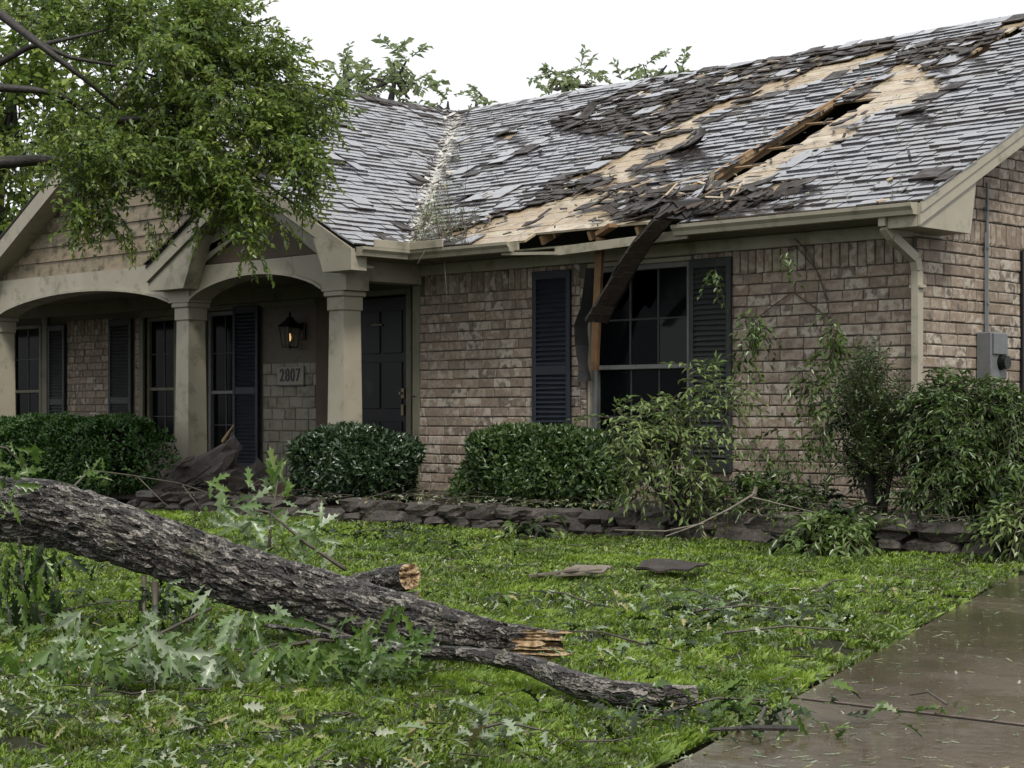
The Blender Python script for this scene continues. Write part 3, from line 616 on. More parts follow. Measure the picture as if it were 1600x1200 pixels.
# shingles
EXP = .135
def ushingle():
    # unit shingle x -.5.. .5, y 0..2 (exposures), z: thick butt
    V = [(-.5, 0, .55), (.5, 0, .55), (.5, 2.1, 0), (-.5, 2.1, 0), (-.5, 0, 1.25), (.5, 0, 1.25), (.5, 2.1, .25), (-.5, 2.1, .25)]
    return np.array(V), [(3, 2, 1, 0), (4, 5, 6, 7), (0, 1, 5, 4), (1, 2, 6, 5), (2, 3, 7, 6), (3, 0, 4, 7)]
USV, USF = ushingle()
def shingle_field(frame, lo, hi, vmax, damage, exp=EXP, wl=(.15, .32), seedrow=0):
    out = []; r = 0; v = 0
    B = np.array([frame(1, 0, 0)-frame(0, 0, 0), frame(0, 1, 0)-frame(0, 0, 0), frame(0, 0, 1)-frame(0, 0, 0)]).T
    while v < vmax-.02:
        a, b = lo(v+.06), hi(v+.06); u = a+rnd.uniform(-.1, 0); wob = rnd.uniform(-.006, .006)
        while u < b-.03:
            wd = rnd.uniform(*wl); u1 = min(u+wd, b); u0 = max(u, a)
            if u1-u0 > .04:
                uc, vc = (u0+u1)/2, v+wob+rnd.uniform(-.006, .006); st = damage(uc, vc+exp*.5)
                tx, ty, tz, dn, dv, sc = rnd.gauss(0, .006), rnd.gauss(0, .008), rnd.gauss(0, .008), rnd.uniform(0, .003), 0, 1
                keep = True; dark = False
                if st == 'none': keep = False
                if st in ('rump', 'none'):
                    dark = rnd.random() < .9; sc = .62
                    if rnd.random() < .12: keep = False
                    tx, ty, tz = rnd.gauss(.02, .05), rnd.gauss(.02, .06), rnd.gauss(0, .07); dn = rnd.uniform(0, .02); dv = rnd.uniform(-.05, .03)
                elif st == 'edge': tz = rnd.gauss(0, .04); tx = rnd.gauss(0, .04); dn = rnd.uniform(0, .015); keep = rnd.random() < .88; dark = rnd.random() < .3
                elif rnd.random() < .015: tx = .05; dark = rnd.random() < .3
                if keep:
                    Rm = np.array((Matrix.Rotation(tz, 3, 'Z') @ Matrix.Rotation(tx, 3, 'X') @ Matrix.Rotation(ty, 3, 'Y')))
                    A = np.eye(4); A[:3, :3] = B @ Rm @ np.diag([(u1-u0-.006)*(.9 if sc < 1 else 1), exp*sc, .0195*rnd.uniform(.8, 1.3)]); A[:3, 3] = frame(uc, vc+dv, dn)
                    out.append((A, dark, st))
            u += wd
        v += exp; r += 1
    return out
def dmg(u, v):
    if inside(HOLES, u, v) or inside(HOLES, u, v+.08): return 'none'
    if inside(BARE, u, v) or inside(GAPS, u, v): return 'none'
    if inside(RUMP, u, v): return 'rump' if noise.noise(Vector((u*1.6, v*1.6, 31))) > -.16 else 'edge'
    if any(inside(BARE, u+a, v+b) for a, b in ((.15, 0), (-.15, 0), (0, .15), (0, -.15))): return 'edge'
    n = noise.noise(Vector((u*.9, v*.9, 3)))
    return 'edge' if n > .5 else 'ok'
mainS = shingle_field(frameM, lambda v: umin(v)+.14, lambda v: RK+.03, VM, dmg)
def sscore(s): x, y, w_ = view(s[0][:3, 3]); return w_ if (0 < x < 1620 and y > 0) else 99
mainS.sort(key=sscore)
us = {}
for d in (False, True):
    me = bpy.data.meshes.new('shingle'); me.from_pydata(USV.tolist(), [], USF); me.materials.append(M['torn'] if d else M['shingle']); us[d] = me
for A, d, st in mainS[:300]: inst('shingle', us[d], Matrix(A.tolist()), rf)
def joined(lst, name, m, parent):
    V, Fc, a = [], [], []
    for A, d, st in lst:
        b = len(V); V += (USV @ A[:3, :3].T+A[:3, 3]).tolist(); Fc += [tuple(b+q for q in f) for f in USF]; a += [rnd.random()]*8
    return tag(mesh_np(name, V, Fc, m, parent, var=a), kind='stuff')
joined([s for s in mainS[300:] if not s[1]], 'shingle_courses', M['shingle'], rf)
joined([s for s in mainS[300:] if s[1]], 'torn_shingles', M['torn'], rf)
# curled flaps and debris on the roof
def flap(u, v, L, W, ang, curl, parent, m=M['torn'], frame=frameM, name='curled_shingle', twist=0., n0=.03):
    V = []; n = 7; ca, sa = math.cos(ang), math.sin(ang)
    for side in (0, 1):
        for i in range(n):
            t = i/(n-1)
            for j in range(4):
                s = (j/3-.5)*W*(1-.25*t*rnd.uniform(.4, 1.)); h = n0+.45*curl*t*t*L+.3*twist*t*s+(0 if side else .012)+rnd.uniform(-.006, .006)
                a = t*L*(1-.3*curl*t); V.append(frame(u+a*ca-s*sa, v+a*sa+s*ca, h))
    Fc = []; q = n*4
    for i in range(n-1):
        for j in range(3):
            a = i*4+j; Fc += [(a, a+1, a+5, a+4), (q+a, q+a+4, q+a+5, q+a+1)]
        Fc += [(i*4, i*4+4, q+i*4+4, q+i*4), (i*4+3, q+i*4+3, q+i*4+7, i*4+7)]
    Fc += [(0, q, q+1, 1), (1, q+1, q+2, 2), (2, q+2, q+3, 3), (4*n-4, 4*n-3, q+4*n-3, q+4*n-4), (4*n-3, 4*n-2, q+4*n-2, q+4*n-3), (4*n-2, 4*n-1, q+4*n-1, q+4*n-2)]
    return mesh_np(name, V, Fc, m, parent)
for px, py, L, W, ang, curl in ((905, 190, .35, .3, 1.2, .8), (880, 205, .4, .22, .3, .3), (775, 214, .5, .16, .15, .25), (1050, 238, .55, .3, .2, .45), (985, 268, .5, .2, .1, .3), (1010, 250, .6, .2, .1, .25),
                              (950, 300, .55, .2, .05, .2), (1075, 232, .3, .3, .9, .9), (1440, 110, .35, .2, .2, .5), (1500, 88, .3, .2, .1, .4), (1405, 182, .4, .15, .1, .3), (905, 330, .5, .18, .1, .4), (960, 345, .6, .2, .2, .3),
                              (1000, 330, .5, .22, .4, .4), (700, 362, .3, .12, .1, .3), (820, 356, .25, .12, .3, .3), (1160, 300, .4, .2, .2, .3), (1230, 296, .35, .2, .0, .2), (1300, 200, .3, .12, .2, .3)):
    u, v = uvR(px, py); flap(u, v, L, W, ang, curl, rf)
u, v = uvR(1075, 326); flap(u, v, .36, .2, .5, .9, rf, M['shingle'], n0=.08); u, v = uvR(1090, 318); flap(u, v, .35, .2, .3, 1.1, rf, M['shingle'], n0=.1); u, v = uvR(1040, 345); flap(u, v, .3, .18, .4, .7, rf, M['shingle'], n0=.06)
deb = MB(); debw = MB()
TILT = Matrix.Rotation(math.atan(TM), 3, 'X')
def rz(P, L, W, H, mb_, a=None, tilt=True):
    R_ = (TILT if tilt else Matrix.Identity(3)) @ Matrix.Rotation(rnd.uniform(0, 6.3), 3, 'Z') @ Matrix.Rotation(rnd.gauss(0, .16), 3, 'X') @ Matrix.Rotation(rnd.gauss(0, .13), 3, 'Y')
    V = [Vector(P)+R_ @ Vector((x_*L, y_*W*rnd.uniform(.5, 1.1), z_*H)) for x_ in (-.5, .5) for y_ in (-.5, .5) for z_ in (-.5, .5)]; mb_.add(V, BOXF, rnd.random() if a is None else a)
for _ in range(170):
    u, v = uvR(*((rnd.gauss(1062, 60), rnd.gauss(324, 12)) if rnd.random() < .5 else (rnd.uniform(900, 1260), rnd.gauss(312, 18))))
    if v < .02 or u < -4.6 or inside(HOLES, u, v) or (v > .75 and u > -3.): continue
    rz(frameM(u, v, rnd.uniform(.015, .09)), rnd.uniform(.06, .3), rnd.uniform(.03, .12), rnd.uniform(.006, .014), deb)
for _ in range(650):
    px, py = rnd.uniform(680, 1480), 0; py = rnd.uniform(70, 370); u, v = uvR(px, py)
    if v < .05 or v > VM-.1 or u < umin(v) or u > RK or inside(HOLES, u, v): continue
    if inside(RUMP+BARE, u, v) or rnd.random() < .12: rz(frameM(u, v, rnd.uniform(.02, .045)), rnd.uniform(.04, .22), rnd.uniform(.015, .06), rnd.uniform(.004, .01), deb if rnd.random() < .8 else debw)
for _ in range(22):
    u, v = uvR(rnd.gauss(1090, 60), rnd.gauss(308, 14))
    if v > 0 and not inside(HOLES, u, v): rz(frameM(u, v, rnd.uniform(.04, .1)), rnd.uniform(.12, .45), .025, .012, debw)
deb.build('roof_debris', M['torn'], rf, kind='stuff'); debw.build('wood_splinters', M['deck'], rf, kind='stuff')
# ridge shingles
u = umin(VM); k = 0
while u < RK:
    b_ = MB(); h = .02+rnd.uniform(0, .018); L = .24; t = rnd.uniform(-.02, .02)
    for sgn in (-1, 1):
        P = [(u, YR, ZR+h), (u+L, YR, ZR+h-.012+t*.3), (u+L, YR+sgn*.15, ZR+h-.012-.15*TM), (u, YR+sgn*.15, ZR+h-.15*TM)]
        P2 = [(a, b, c-.018) for a, b, c in P]; b_.add(P+P2, [(0, 1, 2, 3), (7, 6, 5, 4), (0, 4, 5, 1), (1, 5, 6, 2), (2, 6, 7, 3), (3, 7, 4, 0)])
    b_.build('ridge_shingle', M['torn'] if rnd.random() < .5 else M['shingle'], rf); u += .2+rnd.uniform(-.02, .02); k += 1
# --- porch wing roof
GX, GZ = -10.14, ZE+TP*(10.14-LE); FY = -OE-YP             # front gable apex
LX = GX-(GZ-2.70)/.572
VW = (-LE+11.02)*SP; VG = (-LE-GX)*SP
wr = MB()
def slab(P, t, mb_): P2 = [(a, b, c-t) for a, b, c in P]; mb_.add(list(P)+P2, [(0, 1, 2, 3), (7, 6, 5, 4), (0, 4, 5, 1), (1, 5, 6, 2), (2, 6, 7, 3), (3, 7, 4, 0)])
slab([(-LE, FY, ZE-.01), (-LE, wmax(0), ZE-.01), (GX, wmax(VG), GZ-.01), (GX, FY, GZ-.01)], .05, wr)
slab([(GX, FY+1.2, GZ-.01), (GX, wmax(VG), GZ-.01), (-11.02, wmax(VW), ZR-.01), (-11.02, FY+1.2, ZR-.01)], .05, wr)
slab([(-11.02, FY+1.2, ZR), (-11.02, wmax(VW)+.5, ZR), (-16.1, wmax(VW)+.5, ZE), (-16.1, FY+1.2, ZE)], .05, wr)
slab([(GX, FY, GZ-.012), (GX, FY+1.6, GZ-.012), (LX, FY+1.6, 2.69), (LX, FY, 2.69)], .05, wr)
wrf = wr.build('porch_roof', M['felt'], house, label='shingled roof over the porch')
def dmgW(u, v):
    if v > VW-.3 and u > 1.2: return 'none' if rnd.random() < .5 else 'edge'
    n = noise.noise(Vector((u*1.1, v*1.1, 9)))
    if wmax(v)-u < .35 and rnd.random() < .4: return 'edge'
    return 'edge' if n > .42 else 'ok'
wingS = shingle_field(frameW, lambda v: FY-.03 if v < VG else FY+1.2, lambda v: wmax(v)-.1, VW, dmgW)
joined([s for s in wingS if not s[1]], 'shingle_courses', M['shingle'], wrf); joined([s for s in wingS if s[1]], 'torn_shingles', M['torn'], wrf)
y = .2
while y < YR+.1:
    b_ = MB(); h = .03+rnd.uniform(0, .02)
    for sgn in (-1, 1):
        P = [(-11.02, y, ZR+h), (-11.02, y+.26, ZR+h-.012), (-11.02+sgn*.17, y+.26, ZR+h-.012-.17*TP), (-11.02+sgn*.17, y, ZR+h-.17*TP)]
        P2 = [(a, b, c-.02) for a, b, c in P]; b_.add(P+P2, [(0, 1, 2, 3), (7, 6, 5, 4), (0, 4, 5, 1), (1, 5, 6, 2), (2, 6, 7, 3), (3, 7, 4, 0)])
    b_.build('ridge_shingle', M['torn'], wrf); y += .21
# valley flashing
vf = MB()
for i in range(24):
    v0, v1 = i*VM/24, (i+1)*VM/24
    za, zb = v0*TM/SM, v1*TM/SM; j = lambda: rnd.uniform(-.03, .03)
    A0, A1 = np.array([umin(v0), -OE+za/TM, ZE+za]), np.array([umin(v1), -OE+zb/TM, ZE+zb])
    wM = .22+j(); wW = .18+j()
    m0, m1 = frameM(umin(v0)+wM, v0, .012), frameM(umin(v1)+wM, v1, .012)
    w0_, w1_ = np.array([A0[0]+.0, A0[1]-wW, A0[2]])+np.array([.006, 0, .014]), np.array([A1[0], A1[1]-wW, A1[2]])+np.array([.006, 0, .014])
    A0 = A0+np.array([0, 0, .012]); A1 = A1+np.array([0, 0, .012])
    vf.add([A0, m0, m1, A1, w0_, w1_], [(0, 1, 2, 3), (0, 3, 5, 4)], rnd.random())
vf.build('valley_flashing', M['flash'], rf)
# crumpled shards of flashing and shingle laid up to the valley
vd = MB(); vk = MB()
for _ in range(130):
    v = rnd.uniform(0, VM)**1.; s = rnd.gauss(0, .12)
    P = frameM(umin(v)+abs(s)+.02, v, rnd.uniform(.015, .04)) if s > 0 else np.array([umin(v), -OE+v/SM+s, ZE+v*TM/SM+rnd.uniform(.03, .05)])
    rz(P, rnd.uniform(.04, .17), rnd.uniform(.03, .07), .006, vd if rnd.random() < .6 else vk)
vd.build('flashing_scraps', M['flash'], rf, kind='stuff'); vk.build('valley_debris', M['torn'], rf, kind='stuff')
# --- fascia, frieze, soffit, gutters, rake boards
def part(name, m, fn, label=None, parent=house):
    b_ = MB(); fn(b_); return b_.build(name, m, parent, label=label)
part('frieze_board', M['trim'], lambda b: (b.bbox(-6.25, 0.02, -.045, -.002, 2.45, 2.57)))
part('frieze_board', M['trim'], lambda b: (b.bbox(.002, .035, -.045, .38, 2.45, 2.57)))
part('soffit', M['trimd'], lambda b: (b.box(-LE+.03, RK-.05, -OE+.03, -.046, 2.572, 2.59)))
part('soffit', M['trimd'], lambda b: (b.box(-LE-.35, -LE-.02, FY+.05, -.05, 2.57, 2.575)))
part('fascia', M['trim'], lambda b: (b.bbox(-LE-.02, -4.3, -OE+.002, -OE+.028, 2.575, 2.66), b.bbox(-2.2, RK-.05, -OE+.002, -OE+.028, 2.575, 2.66)))
part('fascia', M['trim'], lambda b: (b.bbox(-LE-.03, -LE-.003, FY+.02, -OE, 2.575, 2.66)))
part('fascia', M['trim'], lambda b: (b.bar((-3.75, -OE-.03, 2.53), (-2.1, -OE-.02, 2.585), .028, .085), b.bar((-4.5, -OE-.02, 2.555), (-3.7, -OE-.04, 2.51), .03, .03)), 'broken fascia board hanging under the torn eave')
def gutter(P0, P1, out, name='gutter', label=None, caps=(1, 1)):
    """K profile swept between two points; out = outward unit vector"""
    prof = [(0, .0), (0, -.095), (.075, -.095), (.085, -.06), (.115, -.03), (.118, 0), (.11, 0), (.107, -.026), (.077, -.055), (.068, -.088), (.007, -.088), (.007, 0)]
    V = []; n = len(prof); o_ = Vector(out)
    for P in (P0, P1): V += [Vector(P)+o_*a+Vector((0, 0, b)) for a, b in prof]
    g_ = MB(); g_.add(V, [(i, (i+1) % n, n+(i+1) % n, n+i) for i in range(n)])
    for e, P in enumerate((P0, P1)):
        if caps[e]: q = [Vector(P)+o_*a+Vector((0, 0, b)) for a, b in prof[:6]]; g_.add(q+[p+(Vector(P1)-Vector(P0)).normalized()*.004 for p in q], [tuple(range(6)), tuple(range(11, 5, -1))])
    return g_.build(name, M['trim'], house, label=label)
gutter((-LE+.002, -OE, 2.668), (-4.35, -OE-.0, 2.662), (0, -1, 0), label='left gutter run ending at the torn eave')
gutter((-2.22, -OE-.004, 2.668), (RK-.03, -OE-.004, 2.668), (0, -1, 0), label='right gutter run ending at the gable')
gutter((-LE+.002, FY+.01, 2.668), (-LE+.002, -OE-.12, 2.668), (1, 0, 0), label='short gutter on the porch eave')
part('splash_guard', M['trim'], lambda b: (b.bbox(-LE+.10, -LE+.12, -OE-.62, -OE-.11, 2.668, 2.75, .003), b.bbox(-LE+.12, -LE+.62, -OE-.13, -OE-.11, 2.668, 2.75, .003)))
# right gable rake
def raker(b):
    v0, v1 = -.02, VM+.05
    P = [(-OE-.01, ZE-.012), (YR, ZR-.012), (YR, ZR-.19), (-OE-.01, ZE-.19)]
    b.prism(P, 0, RK-.025, RK)
    P = [(-OE-.012, ZE+.0), (YR, ZR+.0), (YR, ZR-.085), (-OE-.012, ZE-.085)]; b.prism(P, 0, RK+.0005, RK+.016)
part('rake_board', M['trim'], raker)
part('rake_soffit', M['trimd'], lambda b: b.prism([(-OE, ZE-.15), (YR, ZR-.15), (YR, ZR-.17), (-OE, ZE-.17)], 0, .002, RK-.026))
part('rake_return', M['trim'], lambda b: b.prism([(-OE-.012, ZE-.0), (-OE-.012, ZE-.20), (.34, ZE-.20), (.44, ZE+TM*(.44+OE)-.19), (0, ZE+TM*OE-.1)], 0, .04, RK-.03), 'boxed eave return at the gable corner')
# downspout
dsp = MB(); xq = .03
pts = [(-.0, -.50, 2.60), (-.0, -.50, 2.50), (.02, -.42, 2.42), (.05, -.10, 2.25), (.05, -.07, 2.15), (.05, -.07, .25)]
for a, b in zip(pts[:-1], pts[1:]): dsp.bar(a, b, .085, .065, up=(1, 0, 0) if abs(a[2]-b[2]) > .03 else (0, 0, 1))
dsp.build('downspout', M['trim'], house, label='square downspout at the brick corner')
for z in (2.0, 1.1):
    ds2 = MB(); ds2.bbox(-.01, .11, -.11, -.02, z, z+.03, .004); ds2.build('downspout_strap', M['trim'], house)
# dark edge of a side window shutter at the frame edge
part('shutter', M['iron'], lambda b: b.bbox(.002, .05, 1.74, 2.2, 1.12, 2.44), 'black shutter edge on the gable wall')
# --- porch gables
sid = MB()
spl = [(LX+.25, 2.72), (GX, GZ-.12), (-LE-.35, 2.72+.0)]
def rzL(x): return 2.69+.572*(x-LX)
def rzR(x): return ZE+TP*(-LE-x)
gface = MB(); gface.prism([(LX+.05, 2.72), (-LE-.12, 2.72), (GX, GZ-.1)], 1, -.98, -.93); gface.build('gable_sheathing', M['gwood'], house)
z = 2.725; SG = (-9.9, -6.0)
while z < GZ-.2:
    h = .185; xa, xb = LX+(z+h-2.69)/.572+.12, min(-LE-(z+h-ZE)/TP-.1, 0)
    xa0 = LX+(z-2.69)/.572+.1
    cuts = sorted([xa]+[q for q in (rnd.uniform(xa, xb) for _ in range(3))]+[xb])
    for i in range(len(cuts)-1):
        a, b = cuts[i]+.004, cuts[i+1]-.004
        if b-a < .08 or (rnd.random() < .06 and z > 3.2): continue
        aa = xa0 if i == 0 else a
        t = rnd.uniform(-.012, .012)
        q = MB(); V = [(aa, -1.012, z), (b, -1.012, z+t*.3), (b+t, -.994, z+h), (a, -.994, z+h), (aa, -.981, z), (b, -.981, z), (b, -.981, z+h), (a, -.981, z+h)]
        q.add(V, [(0, 1, 2, 3), (7, 6, 5, 4), (0, 4, 5, 1), (1, 5, 6, 2), (2, 6, 7, 3), (3, 7, 4, 0)]); q.build('siding_board', M['siding'], house)
    z += h+.004
def rake_pair(x0, z0, xa_, za_, x1, z1, yf, yb, w_, m, label):
    b = MB()
    for (p, q) in (((x0, z0), (xa_, za_)), ((x1, z1), (xa_, za_))):
        P = [(p[0], p[1]), (q[0], q[1]), (q[0], q[1]-w_), (p[0], p[1]-w_)]
        b.prism(P, 1, yf, yb)
    return b.build('rake_board', m, house, label=label)
rake_pair(LX, 2.66, GX, GZ-.04, GX+.01, GZ-.04, FY, FY+.03, .24, M['trim'], 'left rake of the large porch gable')
b_ = MB(); b_.prism([(LX, 2.44), (GX, GZ-.26), (GX, GZ-.28), (LX, 2.42)], 1, FY+.03, -.95); b_.build('rake_soffit', M['trim'], house)
# small gable: foot -9.58, apex between, shares the right slope
s0x, s0z = -9.62, 2.69; sax = (-LE+s0x)/2; saz = ZE+TP*(-LE-sax)-.0
sm_ = MB()
slab([(sax, FY-.06, saz), (sax, -.9, saz), (s0x, -.9, s0z+.0), (s0x, FY-.06, s0z+.0)], .035, sm_)
for i in range(16):                                        # shingle edges on the hidden left slope
    t = i/16; xx, zz = s0x+(sax-s0x)*t, s0z+(saz-s0z)*t; slab([(xx+.23, FY-.09, zz+.12), (xx+.23, -.9, zz+.12), (xx, -.9, zz+.018), (xx, FY-.09, zz+.018)], .012, sm_)
sm_.build('small_gable_roof', M['torn'], house)
def smg(b):
    y0, y1 = FY-.05, FY-.02
    b.prism([(s0x+.0, s0z-.04), (sax, saz-.04), (sax, saz-.20), (s0x+.0, s0z-.20)], 1, y0, y1)
    b.prism([(-LE-.005, ZE-.03), (sax, saz-.035), (sax, saz-.20), (-LE-.005, ZE-.19)], 1, y0+.001, y1)
part('rake_board', M['trim'], smg, 'outer rake boards of the small porch gable')
part('rake_board', M['trim'], lambda b: (b.prism([(GX, GZ-.035), (sax-.02, saz-.03), (sax-.02, saz-.2), (GX, GZ-.2)], 1, FY, FY+.03)), 'upper rake board behind the foliage')
def smi(b):
    y0, y1 = FY-.019, -1.02
    b.prism([(s0x, s0z-.21), (sax, saz-.205), (sax, saz-.225), (s0x, s0z-.23)], 1, y0, y1); b.prism([(-LE-.005, ZE-.2), (sax, saz-.205), (sax, saz-.225), (-LE-.005, ZE-.22)], 1, y0, y1)
part('rake_soffit', M['trimd'], smi)
def smf(b):
    b.prism([(s0x+.02, s0z-.2), (sax, saz-.2), (sax, saz-.55), (s0x+.75, s0z-.03), (s0x+.02, s0z-.03)], 1, -1.09, -1.06)
    b.prism([(-LE-.3, ZE-.05), (sax, saz-.2), (sax, saz-.42), (-LE-.85, ZE-.02)], 1, -1.089, -1.061)
part('gable_frieze', M['trim'], smf)
part('gable_infill', M['gwood'], lambda b: b.prism([(s0x+.3, 2.67), (-LE-.32, 2.67), (sax, saz-.25)], 1, -1.055, -1.02), 'brown water stained board in the small gable')
def ret(b):
    b.prism([(-LE-.004, ZE-.03), (-LE-.004, ZE-.25), (-LE-.46, ZE-.25), (-LE-.62, ZE+.12)], 1, FY-.053, FY+.16)
part('rake_return', M['trim'], ret, 'boxed return at the right foot of the porch gable')
part('rake_return', M['trim'], lambda b: b.prism([(s0x, s0z-.05), (s0x, s0z-.3), (s0x+.7, s0z-.3), (s0x+1.0, s0z+.3)], 1, FY-.018, -1.085), 'boxed return at the left foot of the small gable')

# ------------------------------------------------------------------ wall lantern, number plaque, meter
lx, lz = atY(447, 505, PY-.22)[0], 1.98
lan = tag(empty('wall_lantern', (lx, PY-.16, lz)), 'black carriage lantern with a lit bulb on the porch wall above the number plaque', 'lantern')
b_ = MB(); h0, h1, r0, r1 = -.22, .06, .095, .135
for i, j in ((-1, -1), (1, -1), (1, 1), (-1, 1)): b_.bar((i*r0, j*r0, h0), (i*r1, j*r1, h1), .016, .016, up=(1, 0, 0))
b_.bbox(-r0-.01, r0+.01, -r0-.01, r0+.01, h0-.02, h0); b_.bbox(-r1-.012, r1+.012, -r1-.012, r1+.012, h1, h1+.018); b_.tube([(0, 0, h0-.02), (0, 0, h0-.05)], .012)
for i, j in ((0, -1), (1, 0), (-1, 0)): b_.bar((i*r0, j*r0, h0), (i*r1, j*r1, h1), .008, .008, up=(1, 0, 0) if j else (0, 1, 0))
b_.build('frame', M['iron'], lan)
b_ = MB(); V = [(i*.165, j*.165, h1+.018) for i, j in ((-1, -1), (1, -1), (1, 1), (-1, 1))]+[(i*.07, j*.07, h1+.11) for i, j in ((-1, -1), (1, -1), (1, 1), (-1, 1))]+[(i*.03, j*.03, h1+.17) for i, j in ((-1, -1), (1, -1), (1, 1), (-1, 1))]
b_.add(V, [(0, 1, 5, 4), (1, 2, 6, 5), (2, 3, 7, 6), (3, 0, 4, 7), (4, 5, 9, 8), (5, 6, 10, 9), (6, 7, 11, 10), (7, 4, 8, 11), (8, 9, 10, 11), (3, 2, 1, 0)])
b_.tube([(0, 0, h1+.17), (0, 0, h1+.19), (0, 0, h1+.22), (0, 0, h1+.25)], [.012, .026, .02, .006], 8); b_.build('roof_cap', M['iron'], lan)
b_ = MB(); b_.bbox(-.06+.14, .06+.14, .17, .22, -.12, .14, .01); b_.tube([(.12, .19, .02), (.12, .1, .1), (.05, .03, .12), (0, 0, .1)], .012, 6); b_.build('wall_bracket', M['iron'], lan)
b_ = MB(); V = [(i*r, j*r, h) for h, r in ((h0, r0-.004), (h1, r1-.004)) for i, j in ((-1, -1), (1, -1), (1, 1), (-1, 1))]; b_.add(V, [(0, 1, 5, 4), (1, 2, 6, 5), (2, 3, 7, 6), (3, 0, 4, 7)]); b_.build('glass', M['lglass'], lan)
b_ = MB(); b_.tube([(0, 0, -.14), (0, 0, -.1), (0, 0, -.06), (0, 0, -.02)], [.008, .026, .022, .006], 10); b_.build('bulb', M['bulb'], lan, smooth=True)
b_ = MB(); b_.tube([(0, 0, -.22), (0, 0, -.14)], .012, 8); b_.build('candle_tube', M['plaque'], lan)
lan.scale = (.7, .7, .84)
pc = atY(455, 587, PY-.03)
pl = tag(empty('house_number_plaque', (pc[0], PY-.02, pc[2])), 'cream rectangular house number plaque reading 2807 on the porch wall', 'house number')
b_ = MB(); b_.bbox(-.27, .27, -.03, 0, -.12, .12, .006); b_.build('backplate', M['plaque'], pl)
b_ = MB(); b_.box(-.275, .275, -.034, -.004, -.135, -.121); b_.build('shadow_strip', M['iron'], pl)  # black strip added as the shadow along the plaque's bottom
for i, ch in enumerate('2807'):
    c = bpy.data.curves.new('digit', 'FONT'); c.body = ch; c.size = .23; c.extrude = .004; c.align_x = 'CENTER'; c.align_y = 'CENTER'; c.offset = .003
    o = bpy.data.objects.new('digit', c); link(o, pl); o.location = (-.16+i*.107, -.036, 0); o.rotation_euler = (math.pi/2, 0, 0); o.scale = (.8, 1, 1); c.materials.append(M['iron'])
    bpy.context.view_layer.update(); me = bpy.data.meshes.new_from_object(o); o2 = bpy.data.objects.new('digit', me); o2.location = o.location; o2.rotation_euler = o.rotation_euler; o2.scale = o.scale; bpy.data.objects.remove(o); link(o2, pl)
mp_ = atX(1533, 520, .0)
met = tag(empty('electric_meter', (0, mp_[1], mp_[2])), 'grey electric meter box with conduit on the gable brick wall', 'electric meter')
b_ = MB(); b_.bbox(.018, .17, -.12, .16, -.42, 0, .01); b_.build('meter_box', M['grey'], met)
b_ = MB(); b_.bbox(.17, .19, -.1, .14, -.2, -.01, .008); b_.build('cover', M['grey'], met)
b_ = MB(); b_.tube([(.17, .05, -.27), (.24, .05, -.27)], [.07, .06], 14); b_.build('meter_dial', M['glassr'], met, smooth=False)
b_ = MB(); b_.tube([(.05, .02, 0), (.05, .02, 1.35)], .014, 8); b_.tube([(.05, -.01, 0), (.05, -.01, .9)], .008, 6)
for z in (.25, .75, 1.1): b_.bbox(.02, .068, 0, .04, z, z+.03, .003)
b_.build('conduit', M['grey'], met)

# ------------------------------------------------------------------ hanging debris at the broken eave
def ribbon(name, pts, W, th, m, parent, side, jag=.0, steps=1):
    """thick strip through pts; side = width direction"""
    P = [Vector(p) for p in pts]; V = []; s = Vector(side).normalized()
    for i, p in enumerate(P):
        d = (P[min(i+1, len(P)-1)]-P[max(i-1, 0)]).normalized(); n = d.cross(s).normalized(); sw = n.cross(d).normalized()
        a, b = W*.5*(1+rnd.uniform(-jag, jag)), W*.5*(1+rnd.uniform(-jag, jag))
        V += [p-sw*a-n*th/2, p+sw*b-n*th/2, p+sw*b+n*th/2, p-sw*a+n*th/2]
    Fc = [(4*i+k, 4*i+(k+1) % 4, 4*i+4+(k+1) % 4, 4*i+4+k) for i in range(len(P)-1) for k in range(4)]+[(0, 1, 2, 3), tuple(4*len(P)-4+k for k in (3, 2, 1, 0))]
    return mesh_np(name, V, Fc, m, parent)
hs_ = tag(empty('hanging_roof_strip', tuple(atY(1000, 380, -.62))), 'dark strip of shingled roofing hanging down over the broken window', 'roof debris')
o0 = hs_.location.copy()
path = [atY(1092, 312, -.42), atY(1062, 328, -.6), atY(1035, 345, -.68), atY(1005, 378, -.64), atY(983, 412, -.58), atY(962, 448, -.52), atY(943, 480, -.47), atY(932, 502, -.45)]
path = [Vector(p)-o0 for p in path]; sd_ = RT*.92+UP*.38
ribbon('felt_backing', path, .235, .02, M['felt'], hs_, sd_, .1)
M['strip'] = mat('brown_wet_shingle', [(.04, .028, .023), (.11, .082, .068), (.07, .052, .044)], .4, .5, 14, .5, .8, 90, rvar=.15)
cur = 0.
for i in range(1, len(path)):
    a, b = path[i-1], path[i]; n_ = 2
    for j in range(n_):
        t0, t1 = j/n_-.04, (j+1)/n_+.10; off = Vector(CAM-np.array(o0)).normalized()*(.018+.003*(i % 2))
        p, q = a.lerp(b, t0)+off*1.5, a.lerp(b, min(t1, 1.05))+off*.8
        for k_ in ((-1, 1) if rnd.random() < .55 else (0,)):
            ww = .11 if k_ else .23
            ribbon('shingle', [p+Vector(sd_)*.058*k_, q+Vector(sd_)*.058*k_], ww*rnd.uniform(.92, 1.02), .011, M['strip'], hs_, sd_, .04)
st = tag(empty('broken_stud', tuple(atY(931, 560, -.2))), 'raw brown timber stud standing upright in front of the broken window', 'timber')
o1 = np.array(st.location)
b_ = MB(); b_.bar(atY(938, 372, -.34)-o1, atY(929, 578, -.10)-o1, .085, .04, up=(0, 1, 0)); b_.build('timber', M['stud'], st)
